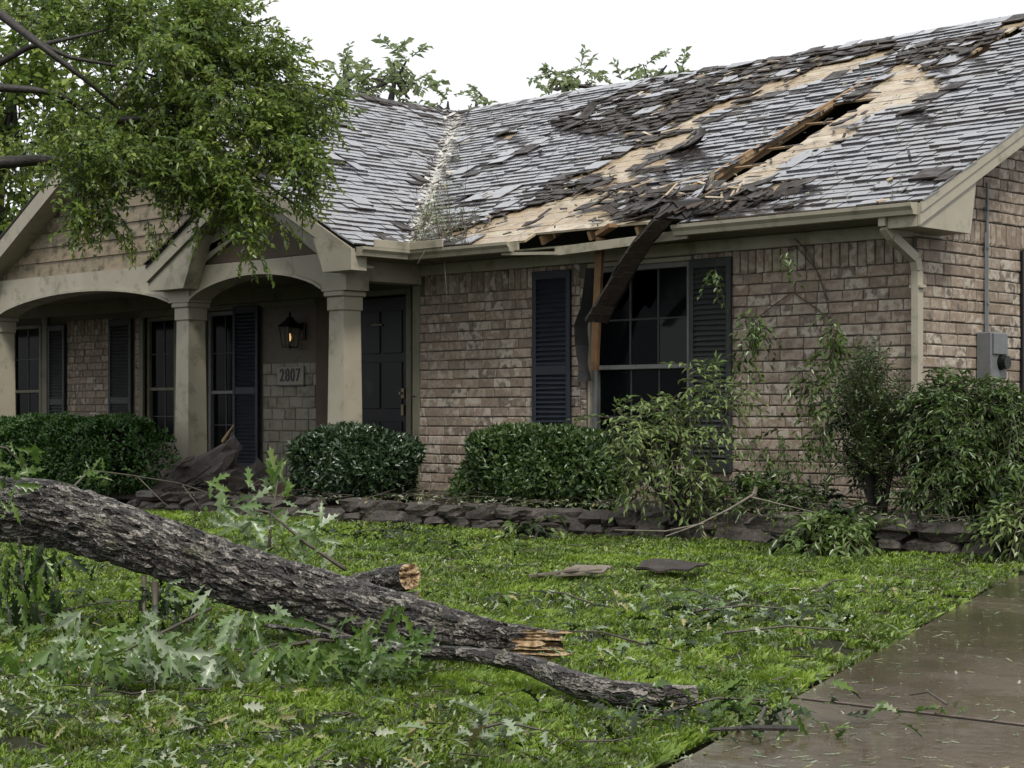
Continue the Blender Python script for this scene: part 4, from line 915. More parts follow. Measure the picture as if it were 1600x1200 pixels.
b_ = MB(); b_.bar(atY(936, 366, -.36)-o1, atY(958, 352, -.40)-o1, .04, .1, up=(0, 1, 0)); b_.build('splinter', M['stud'], st)
fl = tag(empty('torn_felt_flap', tuple(atY(915, 520, -.12))), 'black torn roofing felt draped down the left window frame', 'roof debris'); o2 = np.array(fl.location)
ribbon('felt', [atY(x_, y_, Y_)-o2 for x_, y_, Y_ in ((925, 420, -.2), (921, 450, -.18), (915, 480, -.15), (910, 510, -.12), (908, 540, -.1), (911, 570, -.09), (916, 596, -.08))], .13, .008, M['felt'], fl, RT+UP*.2, .35)
# fallen roof panel leaning in the porch front
fp = tag(empty('fallen_roof_panel', tuple(atY(330, 760, -1.4))), 'crumpled dark roof panel fallen across the foot of the middle porch column', 'roof debris'); o3 = np.array(fp.location)
def sheet(P4, nx, ny, amp, th, m, parent, name, seed=0):
    V = []
    P4 = [np.array(p)-o3 for p in P4]
    nn = np.cross(P4[1]-P4[0], P4[3]-P4[0]); nn /= np.linalg.norm(nn)
    for s in (0, 1):
        for j in range(ny):
            for i in range(nx):
                a, b = i/(nx-1), j/(ny-1); p = (P4[0]*(1-a)+P4[1]*a)*(1-b)+(P4[3]*(1-a)+P4[2]*a)*b
                V.append(p+nn*(amp*noise.noise(Vector((a*3+seed, b*3, seed)))+s*th))
    q = nx*ny; Fc = []
    for j in range(ny-1):
        for i in range(nx-1): k_ = j*nx+i; Fc += [(k_, k_+1, k_+nx+1, k_+nx), (q+k_, q+k_+nx, q+k_+nx+1, q+k_+1)]
    for i in range(nx-1): Fc += [(i, q+i, q+i+1, i+1), ((ny-1)*nx+i, (ny-1)*nx+i+1, q+(ny-1)*nx+i+1, q+(ny-1)*nx+i)]
    for j in range(ny-1): Fc += [(j*nx, (j+1)*nx, q+(j+1)*nx, q+j*nx), (j*nx+nx-1, q+j*nx+nx-1, q+(j+1)*nx+nx-1, (j+1)*nx+nx-1)]
    return mesh_np(name, V, Fc, m, parent)
for pts, am in (((236, 764, -1.8, 345, 690, -1.45, 372, 706, -1.42, 290, 788, -1.9), .07), ((300, 745, -1.6, 362, 674, -1.2, 380, 700, -1.2, 350, 770, -1.65), .08), ((340, 760, -1.7, 400, 712, -1.3, 425, 742, -1.3, 385, 780, -1.75), .12), ((250, 770, -1.95, 330, 742, -1.7, 360, 780, -1.75, 270, 795, -2.0), .1)):
    sheet([atY(*pts[i:i+3]) for i in (0, 3, 6, 9)], 9, 6, am, .015, M['torn'], fp, 'panel', seed=am*50)
sheet([atY(300, 770, -1.7), atY(425, 735, -1.35), atY(450, 772, -1.6), atY(350, 795, -1.9)], 9, 6, .2, .02, M['gwood'], fp, 'bent_panel', 3)
b_ = MB()
for _ in range(70): rz(atY(rnd.gauss(340, 55), rnd.gauss(762, 18), -1.75)-o3, rnd.uniform(.1, .35), rnd.uniform(.05, .14), .012, b_)
b_.build('scraps', M['torn'], fp, kind='stuff')
b_ = MB(); b_.tube([atY(348, 690, -1.4)-o3, atY(356, 678, -1.4)-o3, atY(365, 664, -1.4)-o3], [.02, .016, .006], 6); b_.build('splinter', M['rafter'], fp)

# ------------------------------------------------------------------ foliage machinery
def norm(A): return A/np.maximum(np.linalg.norm(A, axis=-1, keepdims=True), 1e-9)
def leaf_mesh(name, P, D, Nn, L, W, m, parent=None, var=None, fold=.25, curl=.15):
    n = len(P); D = norm(D); S = norm(np.cross(D, Nn)); Nn = norm(np.cross(S, D)); L = np.asarray(L).reshape(-1, 1)*np.ones((n, 1)); W = np.asarray(W).reshape(-1, 1)*np.ones((n, 1))
    v0 = P; v1 = P+D*L*.5+S*W*.5+Nn*W*fold; v2 = P+D*L-Nn*L*curl; v3 = P+D*L*.5-S*W*.5+Nn*W*fold
    V = np.stack([v0, v1, v2, v3], 1).reshape(-1, 3); b = np.arange(n)[:, None]*4
    Fc = np.concatenate([b+np.array([[0, 1, 2]]), b+np.array([[0, 2, 3]])], 0)
    var = rng.random(n) if var is None else var
    return mesh_np(name, V, Fc, m, parent, var=np.repeat(var, 4))
def lobed_mesh(name, P, D, Nn, L, m, parent=None, var=None, droop=.2, shape=None, wide=1.):
    shape = LOBE5 if shape is None else shape; n = len(P); k = len(shape); D = norm(D); S = norm(np.cross(D, Nn)); Nn = norm(np.cross(S, D)); L = np.asarray(L).reshape(-1, 1, 1)*np.ones((n, 1, 1))
    ww = wide*rng.uniform(.5, 1.0, (n, 1, 1)); fold = rng.uniform(.1, .95, (n, 1, 1)); dr = droop*rng.uniform(.2, 2.4, (n, 1, 1)); bend = rng.normal(0, .12, (n, 1, 1))
    out = []
    for sgn in (1, -1):
        x = shape[:, 0][None, :, None]*sgn*ww; y = shape[:, 1][None, :, None]
        out.append(P[:, None]+L*(S[:, None]*(x*(1-.3*fold)+bend*y*y)+D[:, None]*y*(1-.15*dr)+Nn[:, None]*(np.abs(x)*fold-dr*y*y)))
    mid = P[:, None]+L*(S[:, None]*(bend*.5**2*1)+D[:, None]*.5-Nn[:, None]*dr*.25)
    V = np.concatenate([out[0], out[1]], 1).reshape(-1, 3); per = 2*k
    Fc = []
    # strips between the midrib (approximated by the base-tip chord through lobes) and the outline
    tri = []
    mids = []
    # midrib points for every outline point
    yy = shape[:, 1][None, :, None]; rib = P[:, None]+L*(S[:, None]*(bend*yy*yy)+D[:, None]*yy*(1-.15*dr)-Nn[:, None]*dr*yy*yy)
    V = np.concatenate([out[0], out[1], rib], 1).reshape(-1, 3); per = 3*k
    for i in range(k-1):
        tri += [(i, i+1, 2*k+i+1), (i, 2*k+i+1, 2*k+i), (k+i, 2*k+i+1, k+i+1), (k+i, 2*k+i, 2*k+i+1)]
    tri = np.array(tri); Fc = (np.arange(n)[:, None, None]*per+tri[None]).reshape(-1, 3)
    var = rng.random(n) if var is None else var
    return mesh_np(name, V, Fc, m, parent, var=np.repeat(var, per))
LOBE5 = np.array([(0, 0), (.02, .08), (.2, .26), (.08, .27), (.09, .33), (.33, .52), (.12, .53), (.12, .58), (.29, .75), (.09, .76), (.08, .8), (.15, .91), (.04, .92), (0, 1.06)])
LOBE4 = np.array([(0, 0), (.025, .12), (.25, .32), (.09, .33), (.10, .42), (.31, .61), (.11, .62), (.11, .68), (.2, .84), (.06, .85), (0, 1)])
def twig_mesh(name, A, B, Cc, r, m, parent=None):
    """thin 3-sided twigs along A-B-C, arrays (n,3)"""
    n = len(A); d = norm(Cc-A); s = norm(np.cross(d, np.array([0.3, .2, 1.]))); u = np.cross(s, d); V = []
    r = np.asarray(r).reshape(-1, 1)*np.ones((n, 1))
    for Pq, k_ in ((A, 1.), (B, .75), (Cc, .3)):
        for t in (0, 2.09, 4.19): V.append(Pq+(s*math.cos(t)+u*math.sin(t))*r*k_)
    V = np.stack(V, 1).reshape(-1, 3); q = []
    for i in (0, 1):
        for k_ in range(3): q.append((3*i+k_, 3*i+(k_+1) % 3, 3*i+3+(k_+1) % 3, 3*i+3+k_))
    Fc = (np.arange(n)[:, None, None]*9+np.array(q)[None]).reshape(-1, 4)
    return mesh_np(name, V, Fc, m, parent, var=np.repeat(rng.random(n), 9))
def stf(f): return lambda *a, **k: tag(f(*a, **k), kind='stuff')
def sprays(A, Dr, Ls, K, L, W, droop=.3, spread=.8, lj=.25, clump=0.):
    """leaf positions/directions along n twigs"""
    n = len(A); Dr = norm(Dr); t = (np.arange(K)+.6)/K; t = t[None, :, None]*np.ones((n, 1, 1)); t = t+rng.uniform(-.3, .3, t.shape)/K
    Ls = np.asarray(Ls).reshape(-1, 1, 1)*np.ones((n, 1, 1)); g = np.array([0, 0, -1.])
    P = A[:, None]+Dr[:, None]*t*Ls+g*droop*t*t*Ls
    tang = norm(Dr[:, None]+g*2*droop*t); S = norm(np.cross(tang, np.array([0, 0, 1.])+rng.normal(0, .3, (n, 1, 3))))
    sg = np.where(np.arange(K) % 2 == 0, 1, -1)[None, :, None]
    D = norm(tang*.7+S*sg*spread+rng.normal(0, lj, P.shape)+g*.15); Nn = norm(np.array([0, 0, 1.])+rng.normal(0, .45, P.shape))
    m = n*K; v = np.repeat(rng.random(n)*.6, K)+rng.random(m)*.4
    tip = A+Dr*Ls[:, 0]+g*droop*Ls[:, 0]; mid = A+Dr*Ls[:, 0]*.5+g*droop*.25*Ls[:, 0]
    return P.reshape(-1, 3), D.reshape(-1, 3), Nn.reshape(-1, 3), L*rng.uniform(.65, 1.25, m), W*rng.uniform(.7, 1.2, m), v, (A, mid, tip)
def pxblob(blobs):
    """(px,py,rx,ry,D,rd,n): random points in ellipsoids standing in the place"""
    out = []; 
    for px, py, rx, ry, D, rd, n in blobs:
        q = rng.normal(size=(n, 3)); q = q/np.linalg.norm(q, axis=1, keepdims=True)*rng.random((n, 1))**.42
        C0 = atD(px, py, D); sx, sy = rx*D/F_, ry*D/F_
        out.append(np.concatenate([C0+RT*q[:, :1]*sx+UP*q[:, 1:2]*sy+FW*q[:, 2:]*rd, q@np.array([RT, UP, FW])], 1))
    return np.concatenate(out)
def limb(mb_, pts, r0, r1, n=8, wob=.0):
    k = len(pts); mb_.tube([Vector(p)+Vector((rnd.uniform(-wob, wob) for _ in range(3))) for p in pts], [r0+(r1-r0)*i/(k-1) for i in range(k)], n)

# ------------------------------------------------------------------ big tree crown resting on the porch roof
tr = tag(empty('storm_leaning_tree', tuple(atD(-60, 500, 17.5))), 'large leafy green oak crown leaning over the porch roof at the upper left', 'tree')
def child_mesh(o, parent): o.parent = parent; o.matrix_parent_inverse = parent.matrix_basis.inverted(); return o
blobs = []
for px, py, rx, ry, D, rd, n in [(150, 40, 80, 50, 18, .9, 300), (260, 30, 60, 40, 18, .8, 220), (330, 40, 50, 50, 18, .8, 300), (370, 110, 50, 45, 17.8, .7, 260), (435, 170, 50, 25, 17.6, .5, 180), (250, 130, 90, 60, 17.6, 1., 420),
         (150, 190, 75, 60, 17.8, .9, 300), (330, 200, 90, 55, 17.4, .8, 380), (430, 225, 40, 35, 17.2, .5, 170), (200, 270, 70, 40, 17.3, .6, 240), (300, 265, 60, 40, 17.2, .6, 200), (385, 290, 40, 28, 17.1, .4, 110), (120, 270, 35, 30, 17.5, .4, 70), (395, 340, 18, 20, 17.0, .2, 22), (455, 290, 10, 20, 17, .2, 22), (470, 225, 18, 50, 17.1, .3, 70), (480, 162, 30, 12, 17.4, .3, 70), (455, 180, 42, 25, 17.4, .3, 120), (410, 80, 30, 20, 17.6, .4, 60), (340, 290, 60, 40, 17.2, .4, 130), (150, 310, 40, 20, 17.3, .4, 60), (20, 200, 50, 60, 18.8, .6, 80), (60, 20, 60, 30, 18.6, .6, 90)]:
    m_ = max(1, n//42)                                      # break each mass into tufts with gaps between
    for _ in range(m_):
        a_, b_2 = rnd.uniform(0, 6.28), rnd.random()**.5; s_ = rnd.uniform(.22, .45)
        blobs.append((px+rx*b_2*math.cos(a_), py+ry*b_2*math.sin(a_), 16+rx*s_, 12+ry*s_*.8, D+rnd.uniform(-rd, rd), .3, int(38*rnd.uniform(.6, 1.3))))
q = pxblob(blobs); A = q[:, :3]; out = q[:, 3:]; heart = atD(60, 90, 18.3)
Dr = norm(A-heart)*.5+out*.7+rng.normal(0, .5, A.shape)+np.array([0, 0, -.12])
P, D, Nn, L, W, v, tw = sprays(A, Dr, rng.uniform(.16, .38, len(A)), 12, .074, .036, droop=.12, lj=.5)
child_mesh(leaf_mesh('crown', P, D, Nn, L, W, M['lcrown'], None, v), tr)
child_mesh(stf(twig_mesh)('twigs', *tw, .006, M['barkd']), tr)
# stray sprays reaching past the outline
ed = [(405, 45, 40, -10), (430, 60, 35, 15), (445, 105, 40, 0), (470, 95, 30, 10), (520, 165, 10, 5), (345, 15, 20, -10), (480, 300, 8, 30), (500, 270, 5, 30), (440, 350, 5, 30), (398, 390, 10, 20), (345, 350, -10, 30), (420, 135, 45, 10), (455, 135, 40, 5), (390, 20, 30, -20), (500, 130, 30, 5), (250, 350, 0, 20), (210, 360, 5, 20), (160, 350, -5, 20)]
A = []; Dr = []
for px, py, dx, dy in ed:
    for _ in range(4): A.append(atD(px+rnd.gauss(-8, 10), py+rnd.gauss(0, 8), 17.2+rnd.uniform(-.2, .2))); Dr.append(RT*dx-UP*dy+rng.normal(0, 6, 3))
P, D, Nn, L, W, v, tw = sprays(np.array(A), np.array(Dr), rng.uniform(.2, .36, len(A)), 12, .072, .036, droop=.12)
child_mesh(leaf_mesh('outer_sprays', P, D, Nn, L, W, M['lcrown'], None, v), tr); child_mesh(stf(twig_mesh)('twigs', *tw, .006, M['barkd']), tr)
b_ = MB()
limb(b_, [atD(-120, -60, 17.4), atD(0, 22, 17.2), atD(50, 60, 17.0), atD(95, 95, 16.9), atD(140, 130, 17.1), atD(185, 170, 17.3)], .055, .012)
limb(b_, [atD(-120, 140, 17.6), atD(0, 98, 17.3), atD(45, 74, 17.2), atD(100, 62, 17.2), atD(170, 45, 17.3)], .045, .01)
limb(b_, [atD(45, 60, 17.1), atD(110, 90, 17.2), atD(190, 104, 17.4), atD(280, 130, 17.6)], .028, .008)
limb(b_, [atD(-150, 120, 17.2), atD(0, 137, 17.0), atD(50, 140, 17.0), atD(90, 146, 17.1), atD(160, 190, 17.3)], .05, .018)
limb(b_, [atD(-200, 200, 17.6), atD(-80, 260, 17.8), atD(60, 250, 17.9), atD(160, 260, 17.8), atD(280, 290, 17.5)], .09, .02)
limb(b_, [atD(160, 190, 17.6), atD(280, 180, 17.8), atD(400, 190, 17.6), atD(480, 170, 17.5)], .04, .01)
limb(b_, [atD(-160, -150, 17.6), atD(-100, 100, 17.6), atD(-130, 400, 17.6), atD(-160, 700, 17.6), atD(-170, 850, 17.5)], .16, .3)
child_mesh(b_.build('limbs', M['barkd'], None, smooth=True), tr)
# ------------------------------------------------------------------ background trees behind the house
def bg_tree(name_label, blobs_, D, trunk, kind='tree', leaf=.16, K=10, m='lback', tw_=.35, group='trees behind the house'):
    t = tag(empty('background_tree', tuple(atD(trunk[0][0], 650, D))), name_label, kind, group)
    q = pxblob([(a, b, c, d, D, 1.2, max(3, int(n*.6))) for a, b, c, d, n in blobs_]); A = q[:, :3]
    P, Dd, Nn, L, W, v, tw = sprays(A, q[:, 3:]+rng.normal(0, .5, A.shape), tw_, K, leaf, leaf*.6, droop=.1, spread=1.)
    child_mesh(leaf_mesh('crown', P, Dd, Nn, L, W, M[m], None, v), t); child_mesh(stf(twig_mesh)('twigs', *tw, .012, M['barkd']), t)
    b = MB(); limb(b, [atD(x_, y_, D) for x_, y_ in trunk], .16, .03, 6)
    for bx, by, c, d, n in blobs_: limb(b, [atD(trunk[-1][0], trunk[-1][1], D), atD((trunk[-1][0]+bx)/2, (trunk[-1][1]+by)/2+5, D), atD(bx, by, D)], .05, .015, 5)
    child_mesh(b.build('trunk', M['barkd'], None), t)
bg_tree('airy pale green treetop rising above the porch roof ridge', [(615, 98, 22, 14, 16), (580, 122, 20, 14, 16), (650, 130, 16, 10, 12), (560, 142, 22, 12, 16), (608, 150, 24, 12, 16), (635, 95, 12, 8, 6), (640, 155, 14, 9, 8)], 30, [(600, 650), (602, 300), (608, 170), (618, 120)], leaf=.15)
bg_tree('slim sparse treetop beside the leaning crown', [(538, 108, 16, 8, 9), (552, 122, 12, 8, 7), (528, 118, 12, 8, 6)], 31, [(545, 650), (543, 200), (542, 120)], leaf=.14)
bg_tree('tiny low treetops showing over the roof valley', [(700, 158, 16, 8, 9), (685, 164, 10, 5, 4)], 33, [(700, 650), (700, 170)], leaf=.14)
bg_tree('small treetop just right of the roof valley', [(744, 158, 14, 8, 8), (758, 164, 10, 5, 4)], 33, [(744, 650), (744, 170)], leaf=.14)
bg_tree('green treetop above the middle of the main ridge', [(872, 128, 24, 12, 18), (905, 118, 16, 14, 12), (856, 138, 16, 9, 9), (925, 130, 10, 8, 5), (968, 132, 10, 5, 4)], 32, [(890, 650), (888, 200), (886, 132)], leaf=.15)
bg_tree('green treetop further right above the main ridge', [(1005, 108, 14, 12, 11), (1042, 102, 10, 12, 9), (990, 122, 10, 8, 5), (1065, 112, 8, 5, 3)], 32, [(1020, 650), (1020, 200), (1015, 125)], leaf=.15)
bg_tree('dense shaded tree filling the left edge behind the gable', [(20, 90, 90, 80, 130), (60, 180, 70, 80, 130), (10, 240, 70, 90, 130), (-40, 330, 90, 90, 90), (120, 60, 90, 70, 70), (40, 320, 40, 50, 30)], 31, [(-20, 650), (0, 300), (20, 150)], leaf=.2, K=12, tw_=.8, m='lcrown')

# ------------------------------------------------------------------ hedges and shrubs
def hedge(name, label, c, s, n, leaf, m, rot=0., pw=.55, cat='hedge', lump=.12, core=.74):
    """rounded clipped mass; c = base centre, s = full size"""
    t = tag(empty(name, tuple(c)), label, cat); s = np.array(s)/2
    q = rng.uniform(-1, 1, (n, 3)); ar = np.array([s[1]*s[2], s[0]*s[2], s[0]*s[1]*.8]); ax = rng.choice(3, n, p=ar/ar.sum()); q[np.arange(n), ax] = np.where(rng.random(n) < .5, -1, 1)
    q[(ax == 2) & (rng.random(n) < .8), 2] = 1
    kp = 2/pw; e = q/np.sum(np.abs(q)**kp, axis=1, keepdims=True)**(1/kp)
    bump = np.array([noise.noise(Vector(tuple(p*2.3))) for p in e*s*1.3])
    rad = (1+lump*bump-np.abs(rng.normal(0, .07, n)))[:, None]
    P = e*s*rad; Nn0 = norm(e/s)
    P[:, 2] += s[2]; P[:, 2] = np.maximum(P[:, 2], .02)
    D = norm(Nn0*.6+rng.normal(0, .7, P.shape)+np.array([0, 0, .35])); Nn = norm(Nn0+rng.normal(0, .5, P.shape)+np.array([0, 0, .4]))
    ca, sa = math.cos(rot), math.sin(rot); Rz = np.array([[ca, -sa, 0], [sa, ca, 0], [0, 0, 1]])
    leaf_mesh('foliage', P@Rz.T, D@Rz.T, Nn@Rz.T, leaf*rng.uniform(.7, 1.3, n), leaf*.5*rng.uniform(.7, 1.2, n), M[m], t)
    # stems inside
    b = MB()
    for _ in range(26):
        a = rnd.uniform(0, 6.28); r = rnd.uniform(.3, .8); p1 = Vector((math.cos(a)*s[0]*r, math.sin(a)*s[1]*r, s[2]*rnd.uniform(.9, 1.6)))
        p0 = Vector((p1.x*.6, p1.y*.6, -.05)); limb(b, [p0, (p0+p1)/2+Vector((0, 0, .05)), p1], .012, .004, 5)
    so_ = b.build('stems', M['barkd'], t); so_.rotation_euler.z = rot
    # solid core blocking the view, inner shade put into its near-black colour
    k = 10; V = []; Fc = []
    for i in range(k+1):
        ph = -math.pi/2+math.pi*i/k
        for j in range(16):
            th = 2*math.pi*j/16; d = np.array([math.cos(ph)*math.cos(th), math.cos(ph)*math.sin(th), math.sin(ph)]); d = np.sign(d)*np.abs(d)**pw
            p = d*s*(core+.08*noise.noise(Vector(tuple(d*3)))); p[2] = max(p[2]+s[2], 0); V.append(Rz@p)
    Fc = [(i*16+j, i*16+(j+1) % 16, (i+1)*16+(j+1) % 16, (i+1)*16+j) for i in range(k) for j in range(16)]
    mesh_np('inner_shade_foliage', V, Fc, M['inner'], t)
    return t
def mid(pxa, pya, Y): return atY(pxa, pya, Y)
# left clipped hedge: px 0..265, y 645..765
a, b = atY(-60, 700, -1.6), atY(262, 700, -1.6)
hedge('clipped_hedge', 'bright green clipped box hedge in front of the left porch windows', ((a[0]+b[0])/2, -1.75, -.05), (b[0]-a[0], .9, .93), 21000, .062, 'lhedge2', pw=.5, lump=.2)
a, b = atY(458, 740, -1.5), atY(655, 740, -1.5)
hedge('round_bush', 'dark glossy rounded laurel bush beside the right porch column', ((a[0]+b[0])/2+.0, -1.45, -.02), ((b[0]-a[0])*.66, 1.15, .8), 12000, .07, 'lbush', pw=.85, cat='bush', lump=.25)
a, b = atY(703, 740, -1.2), atY(985, 740, -1.2)
hedge('clipped_hedge', 'dark green clipped hedge under the navy shutter', ((a[0]+b[0])/2+.1, -1.2, -.0), (b[0]-a[0]-.5, .9, .78), 17000, .062, 'lhedge', pw=.55, lump=.24)

def shrub(name, label, blobs_, m, leaf, base, cat='shrub', K=11, droop=.6, sp=(.2, .45), stems=8, wide=.34, updir=.0, dark=.7):
    t = tag(empty(name, tuple(base)), label, cat)
    q = pxblob(blobs_); A = q[:, :3]
    Dr = q[:, 3:]+rng.normal(0, .45, A.shape)+np.array([0, 0, updir])
    P, D, Nn, L, W, v, tw = sprays(A, Dr, rng.uniform(*sp, len(A)), K, leaf, leaf*wide, droop=droop, spread=.7)
    child_mesh(leaf_mesh('foliage', P, D, Nn, L, W, M[m], None, v), t); child_mesh(stf(twig_mesh)('twigs', *tw, .004, M['twig']), t)
    if dark:  # extra leaves coloured dark to stand in for shade inside the shrub
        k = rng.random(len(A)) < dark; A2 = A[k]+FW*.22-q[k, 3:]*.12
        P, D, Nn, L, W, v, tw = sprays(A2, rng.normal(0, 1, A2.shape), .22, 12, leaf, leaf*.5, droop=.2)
        child_mesh(leaf_mesh('inner_shade_foliage', P, D, Nn, L, W, M['ldark'], None, v), t)
    if stems:
        b = MB()
        for i in rng.choice(len(A), stems): p = A[i]; limb(b, [np.array(base)+np.array([rnd.gauss(0, .04), rnd.gauss(0, .04), -.1]), np.array(base)*.45+p*.55+np.array([0, 0, -.05]), p], .018, .006, 5)
        child_mesh(b.build('stems', M['barkd'], None), t)
    return t
# leaning broken shrub under the window (pale drooping)
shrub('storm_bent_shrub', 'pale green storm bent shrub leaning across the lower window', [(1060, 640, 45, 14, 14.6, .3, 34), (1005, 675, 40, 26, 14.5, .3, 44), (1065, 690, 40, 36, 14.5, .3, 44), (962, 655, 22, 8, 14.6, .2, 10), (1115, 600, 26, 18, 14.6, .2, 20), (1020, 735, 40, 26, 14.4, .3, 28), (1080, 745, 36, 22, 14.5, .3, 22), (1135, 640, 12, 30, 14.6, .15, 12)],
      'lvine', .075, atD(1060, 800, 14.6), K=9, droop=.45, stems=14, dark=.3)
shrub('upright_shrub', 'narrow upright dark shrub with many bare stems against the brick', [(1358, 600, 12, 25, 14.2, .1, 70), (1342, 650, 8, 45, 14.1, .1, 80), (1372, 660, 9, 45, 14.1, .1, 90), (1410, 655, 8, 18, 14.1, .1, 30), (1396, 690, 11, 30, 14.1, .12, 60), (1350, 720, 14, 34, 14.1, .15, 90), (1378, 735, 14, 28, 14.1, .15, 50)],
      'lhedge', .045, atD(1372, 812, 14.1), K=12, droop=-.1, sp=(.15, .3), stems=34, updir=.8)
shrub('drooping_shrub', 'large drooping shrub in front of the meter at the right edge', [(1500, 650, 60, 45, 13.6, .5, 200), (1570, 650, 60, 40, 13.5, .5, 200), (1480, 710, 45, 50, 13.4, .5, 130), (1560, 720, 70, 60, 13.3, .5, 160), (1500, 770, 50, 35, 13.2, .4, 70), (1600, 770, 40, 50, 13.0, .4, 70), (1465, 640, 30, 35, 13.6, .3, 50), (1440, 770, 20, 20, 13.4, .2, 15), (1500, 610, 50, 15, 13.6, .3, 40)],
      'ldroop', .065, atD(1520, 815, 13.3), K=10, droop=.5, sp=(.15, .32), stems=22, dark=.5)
hedge('inner_bush', 'dark bush half hidden behind the drooping shrub', (1.52, -.75, .05), (1.3, 1.0, .95), 3500, .07, 'lbush', pw=.7, cat='bush')
# wall vine
t = tag(empty('wall_vine', tuple(atY(1290, 780, -.1))), 'thin climbing vine hanging down the front brick wall', 'vine')
b_ = MB()
for pts in ([(1290, 800), (1300, 700), (1296, 600), (1300, 500), (1280, 430), (1262, 392)], [(1300, 500), (1240, 455), (1205, 480), (1180, 500), (1165, 560)], [(1262, 392), (1245, 378), (1240, 372)], [(1296, 470), (1275, 420), (1245, 385), (1228, 392)], [(1300, 700), (1260, 640), (1240, 560)], [(1290, 780), (1230, 730), (1170, 690), (1140, 600)]):
    limb(b_, [atY(x_, y_, -.05) for x_, y_ in pts], .008, .003, 5, .01)
child_mesh(b_.build('stems', M['twig'], None), t)
q = pxblob([(1180, 500, 8, 28, 15.6, .06, 18), (1165, 560, 8, 30, 15.6, .06, 9), (1300, 520, 10, 38, 15.3, .06, 24), (1265, 590, 20, 30, 15.4, .06, 17), (1300, 600, 9, 50, 15.3, .06, 16), (1280, 680, 14, 55, 15.3, .08, 18), (1300, 640, 8, 30, 15.3, .08, 8), (1230, 700, 50, 45, 15.3, .1, 20), (1190, 740, 45, 35, 15.2, .1, 18), (1115, 425, 4, 14, 15.9, .03, 4), (1240, 395, 14, 6, 15.4, .05, 3)])
P, D, Nn, L, W, v, tw = sprays(q[:, :3], q[:, 3:]*.4+np.array([0, -.1, -.5])+rng.normal(0, .3, (len(q), 3)), rng.uniform(.12, .28, len(q)), 8, .07, .03, droop=.5)
child_mesh(leaf_mesh('leaves', P, D, Nn, L, W, M['ldroop'], None, v), t); child_mesh(stf(twig_mesh)('twigs', *tw, .003, M['twig']), t)
shrub('ground_plant', 'low leafy weeds at the foot of the brick wall', [(1200, 778, 80, 16, 14.4, .3, 55), (1280, 785, 40, 12, 14.2, .3, 24), (1120, 778, 40, 16, 14.6, .3, 20)], 'ldroop', .07, atD(1200, 800, 14.4), 'plant', stems=5)
shrub('yellow_green_branch', 'yellow green leafy branch lying against the stone edging', [(1300, 838, 45, 12, 12.9, .15, 40), (1330, 830, 30, 12, 12.9, .15, 26), (1265, 850, 25, 8, 12.8, .1, 12)], 'lvine', .09, atD(1300, 858, 12.9), 'branch', stems=3)
shrub('fallen_sprig', 'small green sprig on the far lawn near the clipped hedge', [(830, 832, 28, 10, 14.6, .15, 12), (800, 838, 12, 5, 14.6, .1, 4)], 'lvine', .1, atD(825, 845, 14.4), 'branch', stems=2)
shrub('corner_weeds', 'green weeds spilling over the stones at the right edge', [(1590, 815, 26, 18, 12.4, .2, 30), (1600, 790, 15, 30, 12.4, .2, 30)], 'lvine', .08, atD(1590, 830, 12.4), 'plant', stems=3)
# bare broken branch on the bed
t = tag(empty('bare_broken_branch', tuple(atD(1150, 800, 13.6))), 'pale bare broken branch lying across the stone edging', 'branch'); b_ = MB()
limb(b_, [atD(1040, 838, 12.9), atD(1090, 820, 13.1), atD(1140, 795, 13.3), atD(1178, 772, 13.4)], .004, .009, 6); limb(b_, [atD(1170, 776, 13.4), atD(1220, 788, 13.3), atD(1280, 802, 13.2)], .008, .003, 6); limb(b_, [atD(1178, 772, 13.4), atD(1182, 760, 13.4)], .02, .012, 6)
limb(b_, [atD(960, 828, 13.4), atD(1040, 830, 13.2), atD(1100, 818, 13.1)], .004, .009, 5)
child_mesh(b_.build('stems', M['twigp'], None), t)

